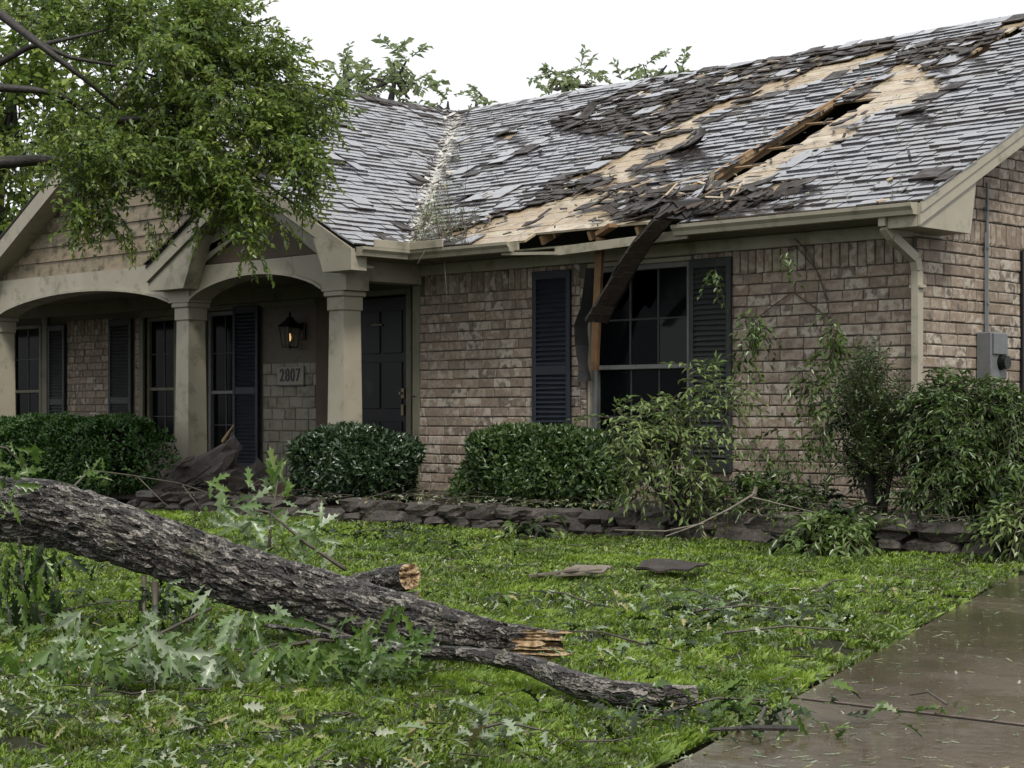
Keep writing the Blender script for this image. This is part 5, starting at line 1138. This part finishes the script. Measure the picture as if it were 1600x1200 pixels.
# ------------------------------------------------------------------ fallen trunk
def bark_tube(name, pts, rad, nu, nv, m, parent, amp=.03, seed=0, cap0=True, cap1=True, jag=0.):
    pts = np.array(pts); seg = np.linalg.norm(np.diff(pts, axis=0), axis=1); s = np.concatenate([[0], np.cumsum(seg)]); S = np.linspace(0, s[-1], nv)
    def smooth(v):
        from_ = np.stack([np.interp(S, s, v[:, k]) for k in range(v.shape[1])], 1); w_ = max(3, nv//len(pts)//1|1); ker = np.ones(w_)/w_
        pad = np.pad(from_, ((w_//2, w_//2), (0, 0)), mode='reflect', reflect_type='odd'); return np.stack([np.convolve(pad[:, k], ker, 'valid') for k in range(v.shape[1])], 1)
    C = smooth(pts); Rr = smooth(np.array(rad)[:, None])[:, 0]; T_ = norm(np.gradient(C, axis=0)); s_ = norm(np.cross(T_, UP)); u_ = np.cross(s_, T_)
    V = []; UV = []
    for i in range(nv):
        for k in range(nu):
            a = 2*math.pi*k/nu; x_, y_ = math.cos(a), math.sin(a); l = S[i]; R0 = Rr[i]
            n1 = noise.noise(Vector((x_*R0*26+seed, y_*R0*26, l*4.2))); n2 = noise.noise(Vector((x_*R0*60, y_*R0*60+seed, l*14)))
            n3 = noise.noise(Vector((x_*1.2, y_*1.2+seed, l*1.3)))
            r = R0*(1+.09*n3)+amp*(min(1, abs(n1)*4.2)**.8-.6)+amp*.5*n2
            off = 0
            if jag and i > nv-60: off = (i-nv+60)/60*(-.11*(-(s_[i]*x_+u_[i]*y_)@FW)) + (0 if i < nv-4 else jag)*(noise.noise(Vector((x_*1.6, y_*1.6, seed+3)))+.3*noise.noise(Vector((x_*6, y_*6, seed))))
            V.append(C[i]+(s_[i]*x_+u_[i]*y_)*r+T_[i]*off); UV.append((x_*R0, l, y_*R0))
    Fc = [(i*nu+k, i*nu+(k+1) % nu, (i+1)*nu+(k+1) % nu, (i+1)*nu+k) for i in range(nv-1) for k in range(nu)]
    if cap0: Fc.append(tuple(range(nu))[::-1])
    o = mesh_np(name, V, Fc, m, None, uv=UV, smooth=True); child_mesh(o, parent)
    return C, Rr, T_, s_, u_, np.array(V[-nu:])
def broken_end(rim, T0, depth, m, parent, name='broken_wood', rings=7, seed=0):
    c = rim.mean(0); n = len(rim); V = [tuple(p) for p in rim]
    for r in range(1, rings):
        f = 1-r/rings
        for k in range(n):
            p = c+(rim[k]-c)*f; x_, y_ = (p-c)@np.array([T0[1], -T0[0], 0])*14, (p-c)@UP*48; h = depth*(1-f*.8)*(noise.noise(Vector((x_+seed, y_*2.2, seed)))*2.2+.9*noise.noise(Vector((x_*2.5+seed, y_*2.6, 2)))-.25)
            V.append(tuple(p+T0*h))
    V.append(tuple(c)); Fc = [(r*n+k, r*n+(k+1) % n, (r+1)*n+(k+1) % n, (r+1)*n+k) for r in range(rings-1) for k in range(n)]+[((rings-1)*n+k, (rings-1)*n+(k+1) % n, rings*n) for k in range(n)]
    child_mesh(mesh_np(name, V, Fc, m), parent)
ft = tag(empty('fallen_tree_trunk', tuple(atD(400, 980, 7.9))), 'thick dark rough barked tree trunk fallen across the lawn with a split broken end', 'tree trunk')
tp = [(-330, 800, 9.3), (-150, 780, 8.9), (0, 796, 8.5), (100, 806, 8.3), (200, 838, 8.15), (300, 873, 8.0), (400, 909, 7.8), (500, 936, 7.65), (600, 962, 7.45), (700, 986, 7.3), (790, 1003, 7.2), (845, 1008, 7.15)]
tr_ = [48, 48, 49, 48, 45, 43, 43, 42, 41, 33, 27, 24]
C, Rr, T_, s_, u_, rim = bark_tube('trunk', [atD(*p) for p in tp], [r*p[2]/F_ for r, p in zip(tr_, tp)], 220, 760, M['bark'], ft, amp=.02, jag=.11, seed=2)
broken_end(rim, T_[-1], .09, M['cut'], ft, seed=4, rings=22)
# stub with pale ring end
C2, R2, T2, _, _, rim2 = bark_tube('stub', [atD(510, 935, 7.95), atD(560, 918, 8.1), atD(608, 907, 8.02), atD(640, 901, 7.86)], [.05, .062, .058, .055], 40, 60, M['bark'], ft, amp=.008, seed=9)
broken_end(rim2, T2[-1], .05, M['cut'], ft, 'cut_end', 4, seed=1)
b_ = MB(); 
for i in range(5): b_.bar(atD(560+i*8, 935+i*3, 7.9), atD(655, 926+i*5, 7.9), .03, .012)
child_mesh(b_.build('torn_strip', M['twigp'], None), ft)
fb = tag(empty('fallen_branch', tuple(atD(850, 1075, 6.9))), 'slender dark curved branch lying in front of the trunk with a sawn tip', 'branch')
bp = [(415, 978, 7.0), (470, 986, 6.95), (520, 994, 6.9), (590, 1012, 6.8), (660, 1018, 6.7), (730, 1022, 6.6), (800, 1032, 6.5), (850, 1048, 6.35), (900, 1070, 6.15), (960, 1083, 6.03), (1030, 1088, 5.98), (1088, 1087, 5.98)]
br = [3, 4, 5, 7, 9, 11, 13, 17, 20, 19, 17, 16]
_, _, T3, _, _, rim3 = bark_tube('stem', [atD(*p) for p in bp], [r*p[2]/F_ for r, p in zip(br, bp)], 30, 200, M['bark'], fb, amp=.006, seed=5)
broken_end(rim3, T3[-1], .012, M['cut'], fb, 'cut_end', 3, seed=1)
b_ = MB(); limb(b_, [atD(590, 1012, 7.1), atD(560, 1000, 7.1), atD(520, 985, 7.2), atD(470, 965, 7.3)], .01, .004, 6); limb(b_, [atD(540, 1002, 7.2), atD(500, 1000, 7.1), atD(440, 1010, 7.0), atD(380, 1040, 6.9), atD(340, 1062, 6.8)], .01, .003, 6)
limb(b_, [atD(440, 1010, 7.0), atD(412, 1030, 6.9), atD(400, 1060, 6.8)], .006, .003, 5); limb(b_, [atD(480, 1000, 7.05), atD(520, 1040, 6.9), atD(600, 1070, 6.8)], .006, .003, 5)
child_mesh(b_.build('side_twigs', M['twig'], None, smooth=True), fb)

# ------------------------------------------------------------------ big lobed leaves of the fallen boughs
def bough(label, anchors, size, m, n_per=1, stems=None, hang=.9, cat='branch', jit=.05, name='leafy_bough', m2=None, droop=.25, shape=None):
    """anchors: (px,py,D,dirx,diry) leaf bases"""
    t = tag(empty(name, tuple(atD(*anchors[0][:3]))), label, cat); P = []; D = []
    for px, py, Dd, dx, dy in anchors:
        for _ in range(n_per): P.append(atD(px+rnd.gauss(0, 7), py+rnd.gauss(0, 6), Dd+rnd.gauss(0, jit))); D.append(RT*dx-UP*dy+FW*rnd.gauss(-.1, .35)+rng.normal(0, .22, 3))
    P = np.array(P); D = np.array(D); Nn = -FW+UP*.5+rng.normal(0, .35, P.shape); half = len(P)//2 if m2 else len(P)
    L = size*rng.uniform(.6, 1.2, len(P))
    child_mesh(lobed_mesh('leaves', P[:half], D[:half], Nn[:half], L[:half], M[m], droop=droop, shape=shape, wide=.85), t)
    if m2: child_mesh(lobed_mesh('leaves', P[half:], D[half:], Nn[half:], L[half:], M[m2], droop=droop, shape=LOBE4, wide=.8), t)
    if stems:
        b = MB()
        for s_pts, r0, r1 in stems: limb(b, [atD(*p) for p in s_pts], r0, r1, 6)
        tag(child_mesh(b.build('stems', M['twig'], None, smooth=True), t), kind='stuff' if len(stems) > 1 else None)
    return t
# hero drooping leaves under the trunk
hero = [(408, 1018, 6.75, -.15, 1), (372, 1040, 6.8, -.5, 1), (398, 1050, 6.7, .1, 1), (335, 1025, 6.85, -.6, .9), (322, 1045, 6.8, .1, 1), (300, 1030, 6.9, -.7, .8), (355, 1062, 6.75, -.4, 1), (430, 1040, 6.8, .4, .9),
        (128, 990, 7.1, .05, 1), (100, 992, 7.1, -.3, 1), (88, 1000, 7.1, -.6, 1), (490, 1048, 6.8, -.3, 1), (500, 1045, 6.8, .3, 1), (375, 950, 7.3, -.2, 1), (392, 952, 7.3, .3, .8), (330, 955, 7.3, -.6, .9), (420, 965, 7.2, .8, .5), (255, 1000, 7.0, .4, .8), (230, 1010, 7.0, -.2, .9), (455, 1010, 6.9, .3, 1), (300, 1085, 6.6, -.5, .9), (345, 1100, 6.6, .2, 1),
        (190, 1030, 6.9, -.5, .8), (160, 1042, 6.85, -.2, 1), (130, 1055, 6.8, -.6, .7), (105, 1070, 6.8, -.8, .6), (95, 1076, 6.8, -.2, 1), (285, 1000, 7.0, .2, 1)]
bough('pale drooping lobed leaves hanging from twigs in front of the trunk', hero, .22, 'lpale', 3, [([(440, 1005, 7.0), (412, 1012, 6.8), (380, 1030, 6.8), (340, 1062, 6.8)], .006, .003), ([(330, 950, 7.3), (260, 985, 7.1), (160, 1035, 6.9), (95, 1075, 6.8)], .007, .003)], name='drooping_leaf_bough', m2='lgreen')
def tufts(n, cx, sx, cy, sy, D, per=5, down=1.):
    out = []
    for _ in range(n):
        px, py, d, ax = rnd.gauss(cx, sx), rnd.gauss(cy, sy), D+rnd.gauss(0, .15), rnd.uniform(-1, 1)
        for k in range(rnd.randint(per-2, per+2)): out.append((px+rnd.gauss(0, 5), py+rnd.gauss(0, 4), d+rnd.gauss(0, .03), ax+rnd.gauss(0, .45), down*rnd.uniform(.1, 1.1)))
    return out
A = tufts(120, 290, 165, 1040, 42, 6.72)
bough('broad heap of torn grey green leaves on the grass in the foreground', A, .115, 'lpale', 1, [([(90, 1090, 6.7), (200, 1050, 6.8), (330, 1030, 6.9)], .006, .003), ([(180, 1110, 6.6), (260, 1060, 6.7), (300, 1040, 6.8)], .004, .002), ([(420, 1110, 6.6), (380, 1070, 6.7), (350, 1050, 6.8)], .004, .002)], name='foreground_leaf_heap', m2='lgreen')
A = [(rnd.uniform(-20, 640), rnd.gauss(1140, 24), 5.75+rnd.gauss(0, .12), rnd.uniform(-1, 1), rnd.uniform(-.25, .35)) for _ in range(110)]
bough('flattened torn leaves along the bottom edge of the lawn', A, .08, 'litter', 1, name='flattened_leaf_litter', m2='ldark')
A = [(rnd.gauss(560, 48), rnd.gauss(1050, 38), 6.9+rnd.gauss(0, .12), rnd.uniform(-.6, .6), rnd.uniform(-.8, .8)) for _ in range(150)]
bough('upright green leafy clump beside the slender branch', A+tufts(26, 590, 45, 1045, 30, 6.7, down=-.6), .1, 'lgreen', 1, [([(560, 1110, 6.8), (585, 1040, 6.85), (610, 980, 6.9)], .005, .003), ([(500, 1110, 6.8), (520, 1040, 6.85), (540, 1000, 6.9)], .005, .003)], name='green_leaf_clump')
A = [(rnd.gauss(45, 38), rnd.uniform(850, 960), 7.9+rnd.gauss(0, .15), rnd.gauss(0, .4), 1) for _ in range(170)]
bough('dark leaves hanging below the trunk at the left edge', A, .11, 'ldark', 1, [([(30, 840, 8.2), (35, 900, 7.9), (40, 990, 7.8)], .008, .004), ([(90, 900, 7.9), (80, 950, 7.9)], .005, .003)], name='hanging_dark_bough', m2='lgreen')
A = [(rnd.gauss(255, 26), rnd.uniform(905, 960), 7.9, rnd.gauss(0, .4), 1) for _ in range(34)]
bough('shaded leafy twigs hanging from the underside of the trunk', A, .1, 'ldark', 1, [([(225, 900, 7.95), (225, 950, 7.9), (228, 1000, 7.8)], .012, .006), ([(242, 910, 7.95), (243, 960, 7.9), (245, 1010, 7.8)], .018, .008)], name='under_trunk_twigs')
A = [(rnd.uniform(325, 500), 0, 8.6, 0, 0) for _ in range(95)]
A = [(a[0], 790+(a[0]-325)*.42+rnd.gauss(0, 24), 8.5+rnd.gauss(0, .15), rnd.uniform(-.6, 1), rnd.uniform(-.6, .8)) for a in A]+[(432+rnd.gauss(0, 10), 770+rnd.gauss(0, 14), 8.5, rnd.uniform(-.5, .8), -1) for _ in range(16)]
bough('pale green leafy bough rising behind the middle of the trunk', A, .13, 'lpale', 1, [([(420, 860, 8.4), (425, 800, 8.5), (436, 740, 8.5)], .008, .003), ([(540, 890, 8.3), (480, 850, 8.4), (420, 800, 8.5), (340, 790, 8.6)], .01, .004)], name='pale_leaf_bough', m2='lgreen')
A = [(rnd.gauss(15, 16), rnd.uniform(690, 790), 8.3, rnd.gauss(.3, .4), rnd.uniform(0, 1)) for _ in range(34)]
bough('light green leaves over the trunk at the left frame edge', A, .12, 'lgreen', 1, [([(-40, 690, 8.3), (10, 700, 8.3), (40, 730, 8.3)], .006, .003)], name='left_edge_sprig')
A = [(135+rnd.gauss(0, 12), 745+rnd.gauss(0, 5), 8.6, rnd.gauss(0, .6), rnd.uniform(-1, .8)) for _ in range(9)]+[(165+rnd.gauss(0, 8), 742+rnd.gauss(0, 4), 8.6, rnd.gauss(0, .6), rnd.uniform(-.6, .8)) for _ in range(5)]
bough('thin bare branch with a few leaves reaching over the trunk towards the porch', A, .08, 'lgreen', 1, [([(115, 760, 8.5), (140, 735, 8.7), (200, 742, 9.0), (280, 755, 9.4), (330, 772, 9.6), (360, 800, 9.6)], .005, .002), ([(215, 745, 9.0), (255, 785, 9.0), (275, 800, 9.0)], .003, .002), ([(285, 758, 9.4), (310, 790, 9.4), (322, 810, 9.4)], .003, .0015)], name='reaching_branch')
def sprig(label, px, py, n, sp, size, m='lpale', m2='lgreen', name='torn_sprig', z=.0):
    g = atZ(px, py, -.06); t = tag(empty(name, tuple(g)), label, 'branch'); P = g+np.stack([rng.normal(0, sp, n), rng.normal(0, sp, n), rng.uniform(0, .07+z, n)], 1)
    a = rng.uniform(0, 6.28, n); D = np.stack([np.cos(a), np.sin(a), rng.normal(.15, .4, n)], 1); Nn = np.stack([rng.normal(0, .6, n), rng.normal(0, .6, n), np.ones(n)], 1); L = size*rng.uniform(.5, 1.2, n); h = n//2
    child_mesh(lobed_mesh('leaves', P[:h], D[:h], Nn[:h], L[:h], M[m], droop=.35), t); child_mesh(lobed_mesh('leaves', P[h:], D[h:], Nn[h:], L[h:], M[m2], droop=.35), t)
    b = MB(); a0 = rnd.uniform(0, 3.1); d = np.array([math.cos(a0), math.sin(a0), 0])*sp*.9; limb(b, [g-d+UP*.03, g+UP*.06, g+d+UP*.04], .006, .003, 5); child_mesh(b.build('stem', M['twig'], None), t)
sprig('curled dark torn leafy sprig at the middle of the bright lawn', 1165, 965, 130, .26, .1, 'ldark', 'lpale')
sprig('pale torn sprig just left of the dark sprig on the lawn', 1085, 940, 80, .28, .09)
sprig('dark twiggy sprig on the far left part of the lawn', 590, 838, 80, .22, .1, 'ldark', 'ldark')
sprig('dark flattened sprig on the far lawn behind the trunk stub', 690, 858, 80, .24, .1, 'ldark', 'lgreen')
sprig('thin dark scraps of sprig near the stone edging', 1300, 925, 80, .4, .07, 'ldark', 'litter')
sprig('torn leafy sprig lying on the lawn corner by the driveway', 1120, 1120, 130, .22, .08, 'lgreen', 'ldark')
sprig('limp leafy sprig fallen on the driveway edge', 1195, 1135, 26, .11, .08, 'ldark', 'lgreen')
sprig('small wet sprig lying on the driveway joint', 1450, 1110, 12, .09, .07, 'litter', 'lgreen', z=-.06)
sprig('pale leaf clump near the bottom of the frame', 790, 1160, 30, .12, .12, 'lpale', 'litter')
sprig('torn leafy sprig past the broken trunk end', 940, 1010, 90, .3, .08, 'lpale', 'ldark')
sprig('scattered pale torn leaves in the open middle of the lawn', 880, 945, 90, .4, .07, 'litter', 'ldark')
sprig('torn yellowish leafy scraps on the lawn near the driveway edge', 1230, 1000, 80, .3, .06, 'litter', 'lgreen')
sprig('dark scrappy sprig under the trunk beside the hanging twigs', 160, 960, 130, .45, .1, 'ldark', 'lgreen')
b = MB(); t = tag(empty('dark_stick', tuple(atZ(1200, 1135, -.05))), 'short dark stick resting on the driveway edge', 'stick'); limb(b, [atZ(1110, 1140, -.03), atZ(1180, 1137, -.02), atZ(1244, 1138, -.06)], .006, .011, 6); child_mesh(b.build('stem', M['barkd'], None), t)
# ------------------------------------------------------------------ lawn debris
b_ = MB()
t = tag(empty('shingle_scrap', tuple(atZ(1045, 880, -.05))), 'flat dark scrap of roofing lying on the far lawn', 'roof debris'); o3 = np.array(t.location)
sheet([atZ(990, 886, -.02), atZ(1020, 872, -.0), atZ(1108, 880, -.02), atZ(1070, 890, -.03)], 9, 5, .03, .012, M['torn'], t, 'shingle')
t = tag(empty('splintered_board', tuple(atZ(900, 890, -.05))), 'pale splintered piece of sheathing board on the lawn', 'timber'); o3 = np.array(t.location)
sheet([atZ(868, 898, -.02), atZ(900, 882, .0), atZ(958, 884, -.01), atZ(940, 894, -.03)], 7, 4, .03, .012, M['twigp'], t, 'board')
bb = MB(); bb.bar(atZ(826, 900, -.04)-o3, atZ(905, 889, -.0)-o3, .03, .012); bb.bar(atZ(840, 898, -.03)-o3, atZ(940, 890, -.01)-o3, .02, .01); bb.build('splinter', M['twigp'], t)

# grass and litter ---------------------------------------------------------------
def onlawn(X, Y):
    e = (X-DA[0])*DN[0]+(Y-DA[1])*DN[1]; return (e < -.03+.03*np.sin(X*9+Y*7)) & (Y < -2.28+.035*(X+5.4)-.06)
def ground_z(X, Y): return np.array([gz(a, b) for a, b in zip(X, Y)])
def sample(n, y0=805, y1=1260, bias=.55):
    """positions on the ground over the lawn, spread so that nearer ground gets its share"""
    D = 4.6/(1-rng.random(n)*(1-4.6/19.5))**1.0
    D = 4.6*(19.5/4.6)**(rng.random(n)**bias); r = rng.uniform(-.37, .34, n)*D
    return CAM[0]+FW[0]*D+RT[0]*r, CAM[1]+FW[1]*D+RT[1]*r, D
def grass(n):
    X, Y, D = sample(n, bias=.8); k = onlawn(X, Y); X, Y, D = X[k], Y[k], D[k]; k = np.array([noise.noise(Vector((a*2.2, b*2.2, 12)))+.6*noise.noise(Vector((a*9, b*9, 3))) for a, b in zip(X, Y)]) > rng.normal(-.3, .1, len(X)); X, Y, D = X[k], Y[k], D[k]; Z = ground_z(X, Y); n = len(X)
    den = np.array([noise.noise(Vector((a*1.1, b*1.1, 7))) for a, b in zip(X, Y)]); fine = np.array([noise.noise(Vector((a*6, b*6, 2))) for a, b in zip(X, Y)])
    H = (.034+.016*den+.022*fine)*rng.uniform(.6, 1.3, n); H = np.maximum(H, .014); Wd = .0022+D*.00042
    a = rng.uniform(0, 6.283, n); lean = np.abs(rng.normal(0, .75, n)); d = np.stack([np.cos(a), np.sin(a), np.zeros(n)], 1); s = np.stack([-np.sin(a), np.cos(a), np.zeros(n)], 1)
    P = np.stack([X, Y, Z-.004], 1); H = H[:, None]; lean = lean[:, None]; Wd = Wd[:, None]
    V = np.stack([P-s*Wd, P+s*Wd, P+UP*H*.62+d*H*lean*.35+s*Wd*.7, P+UP*H*(1-.12*lean)+d*H*lean*1.0], 1).reshape(-1, 3)
    b = np.arange(n)[:, None]*4; Fc = np.concatenate([b+np.array([[0, 1, 2]]), b+np.array([[0, 2, 3]])])
    v = np.clip(.5+1.3*den+.5*fine+.2*rng.normal(0, 1, n), 0, .999)
    tag(mesh_np('grass', V, Fc, M['grass'], var=np.repeat(v, 4)), 'wet green grass of the front lawn', kind='stuff')
grass(640000)
def litter(n, name, label, shape, Lr, m, y0=None, clump=.35, bias=1.0, region=None, h=.045):
    X, Y, D = sample(n, bias=bias); k = onlawn(X, Y) if region is None else region(X, Y); X, Y = X[k], Y[k]
    den = np.array([noise.noise(Vector((a*1.3+4, b*1.3, 17))) for a, b in zip(X, Y)]); lat = ((X-CAM[0])*RT[0]+(Y-CAM[1])*RT[1])/((X-CAM[0])*FW[0]+(Y-CAM[1])*FW[1])/.28; k = rng.random(len(X)) < np.clip(.4+1.8*den, .06, 1)*np.clip(.8-.75*lat, .3, 1) if region is None else np.ones(len(X), bool); X, Y = X[k], Y[k]
    Z = ground_z(X, Y)+rng.uniform(.4, 1.3, len(X))*h; P = np.stack([X, Y, Z], 1); n = len(X); a = rng.uniform(0, 6.28, n)
    Dd = np.stack([np.cos(a), np.sin(a), rng.normal(0, .25, n)], 1); Nn = np.stack([rng.normal(0, .45, n), rng.normal(0, .45, n), np.ones(n)], 1)
    return tag(lobed_mesh(name, P, Dd, Nn, rng.uniform(*Lr, n), M[m], shape=shape, droop=.7, wide=.75), label, kind='stuff')
litter(15000, 'fallen_leaves', 'torn pale and green leaves scattered over the lawn', LOBE4, (.02, .06), 'litter', bias=.9)
litter(5200, 'large_fallen_leaves', 'larger torn leaves lying on the near lawn', LOBE4, (.04, .085), 'litter', bias=1.5)
litter(15000, 'wet_dark_leaves', 'dark wet leaf scraps lying in the lawn', LOBE4, (.03, .09), 'ldark', bias=.9, h=.035)
def ondrive(X, Y): e = (X-DA[0])*DN[0]+(Y-DA[1])*DN[1]; s = (X-DA[0])*DD[0]+(Y-DA[1])*DD[1]; return (e > .02) & (s > 0) & (e < 4) & (rng.random(len(X)) < np.clip(np.exp(-e*1.2)+.12, 0, 1))
o = litter(6500, 'driveway_litter', 'small leaf scraps stuck to the wet driveway', LOBE4, (.012, .065), 'litter', region=ondrive, h=0.)
# scraps on the slab lie at slab height
co = np.empty(len(o.data.vertices)*3, np.float32); o.data.vertices.foreach_get('co', co); co = co.reshape(-1, 3); z = co[:, 2]; co[:, 2] = -.0815+np.abs(z-ZG)*.12; o.data.vertices.foreach_set('co', co.ravel()); o.data.update()
def edgeline(X, Y): e = (X-DA[0])*DN[0]+(Y-DA[1])*DN[1]; return (np.abs(e+.05) < .09)
litter(9000, 'edge_litter', 'yellow and pale leaf bits along the driveway edge', LOBE4, (.015, .06), 'litter', region=edgeline, h=.028)
# bed litter
n = 2600; X = rng.uniform(-8.2, 3.4, n); Y = rng.uniform(-2.35, -.1, n); a = rng.uniform(0, 6.28, n)
Z = .02+.08*np.clip((X+7)/7, 0, 1)+.05+rng.uniform(0, .05, n)
tag(lobed_mesh('bed_litter', np.stack([X, Y, Z], 1), np.stack([np.cos(a), np.sin(a), rng.normal(0, .3, n)], 1), np.stack([rng.normal(0, .5, n), rng.normal(0, .5, n), np.ones(n)], 1), rng.uniform(.03, .08, n), M['litter'], shape=LOBE4), 'torn leaves over the planting bed and stones', kind='stuff')
n = 420; X = rng.uniform(-8, 3.3, n); Y = rng.uniform(-2.4, -.2, n); a = rng.uniform(0, 6.28, n); L = rng.uniform(.1, .5, n)[:, None]
A = np.stack([X, Y, .1+.06*np.clip((X+7)/7, 0, 1)+rng.uniform(0, .05, n)], 1); d = np.stack([np.cos(a), np.sin(a), rng.normal(0, .12, n)], 1)
tag(twig_mesh('bed_twigs', A, A+d*L*.5+rng.normal(0, .02, A.shape), A+d*L, rng.uniform(.002, .006, n), M['twig']), 'broken twigs over the planting bed', kind='stuff')
n = 900; X, Y, D_ = sample(n, bias=.9); k = onlawn(X, Y); X, Y = X[k], Y[k]; n = len(X); a = rng.uniform(0, 6.28, n); L = rng.uniform(.03, .17, n)[:, None]
A = np.stack([X, Y, ground_z(X, Y)+.04], 1); d = np.stack([np.cos(a), np.sin(a), rng.normal(0, .1, n)], 1)
tag(twig_mesh('lawn_twigs', A, A+d*L*.5+rng.normal(0, .01, A.shape), A+d*L, rng.uniform(.0015, .005, n), M['twig']), 'broken twigs scattered on the lawn', kind='stuff')
# leaf bits caught on the roof
q = []; 
for _ in range(520):
    v = abs(rnd.gauss(0, 1.4)) if rnd.random() < .6 else rnd.uniform(0, VM)
    if v < VM: q.append(frameM(umin(v)+abs(rnd.gauss(0, .16)), v, .03+rnd.uniform(0, .02)))
for _ in range(300):
    u, v = uvR(rnd.gauss(690, 22), rnd.gauss(352, 14)); q.append(frameM(max(u, umin(max(v, 0))), max(v, 0), .03+rnd.uniform(0, .05)))
for _ in range(700):
    u, v = uvR(rnd.uniform(640, 1500), rnd.uniform(60, 375))
    if 0 < v < VM and umin(v) < u < RK: q.append(frameM(u, v, .03))
q = np.array(q); n = len(q); a = rng.normal(size=(n, 3)); o = lobed_mesh('roof_leaves', q, a*np.array([1, 1, .4]), np.array([0, -.3, 1])+rng.normal(0, .3, (n, 3)), rng.uniform(.025, .08, n), M['litter'], shape=LOBE4)
tag(o, kind='stuff'); o.parent = rf
n = 60; A = np.array([frameM(umin(0)+abs(rnd.gauss(.25, .25)), abs(rnd.gauss(.15, .2)), .05) for _ in range(n)]); a = rng.normal(0, .15, (n, 3))
o = twig_mesh('roof_twigs', A, A+a+UP*.03, A+a*2, .005, M['twigp']); tag(o, kind='stuff'); o.parent = rf
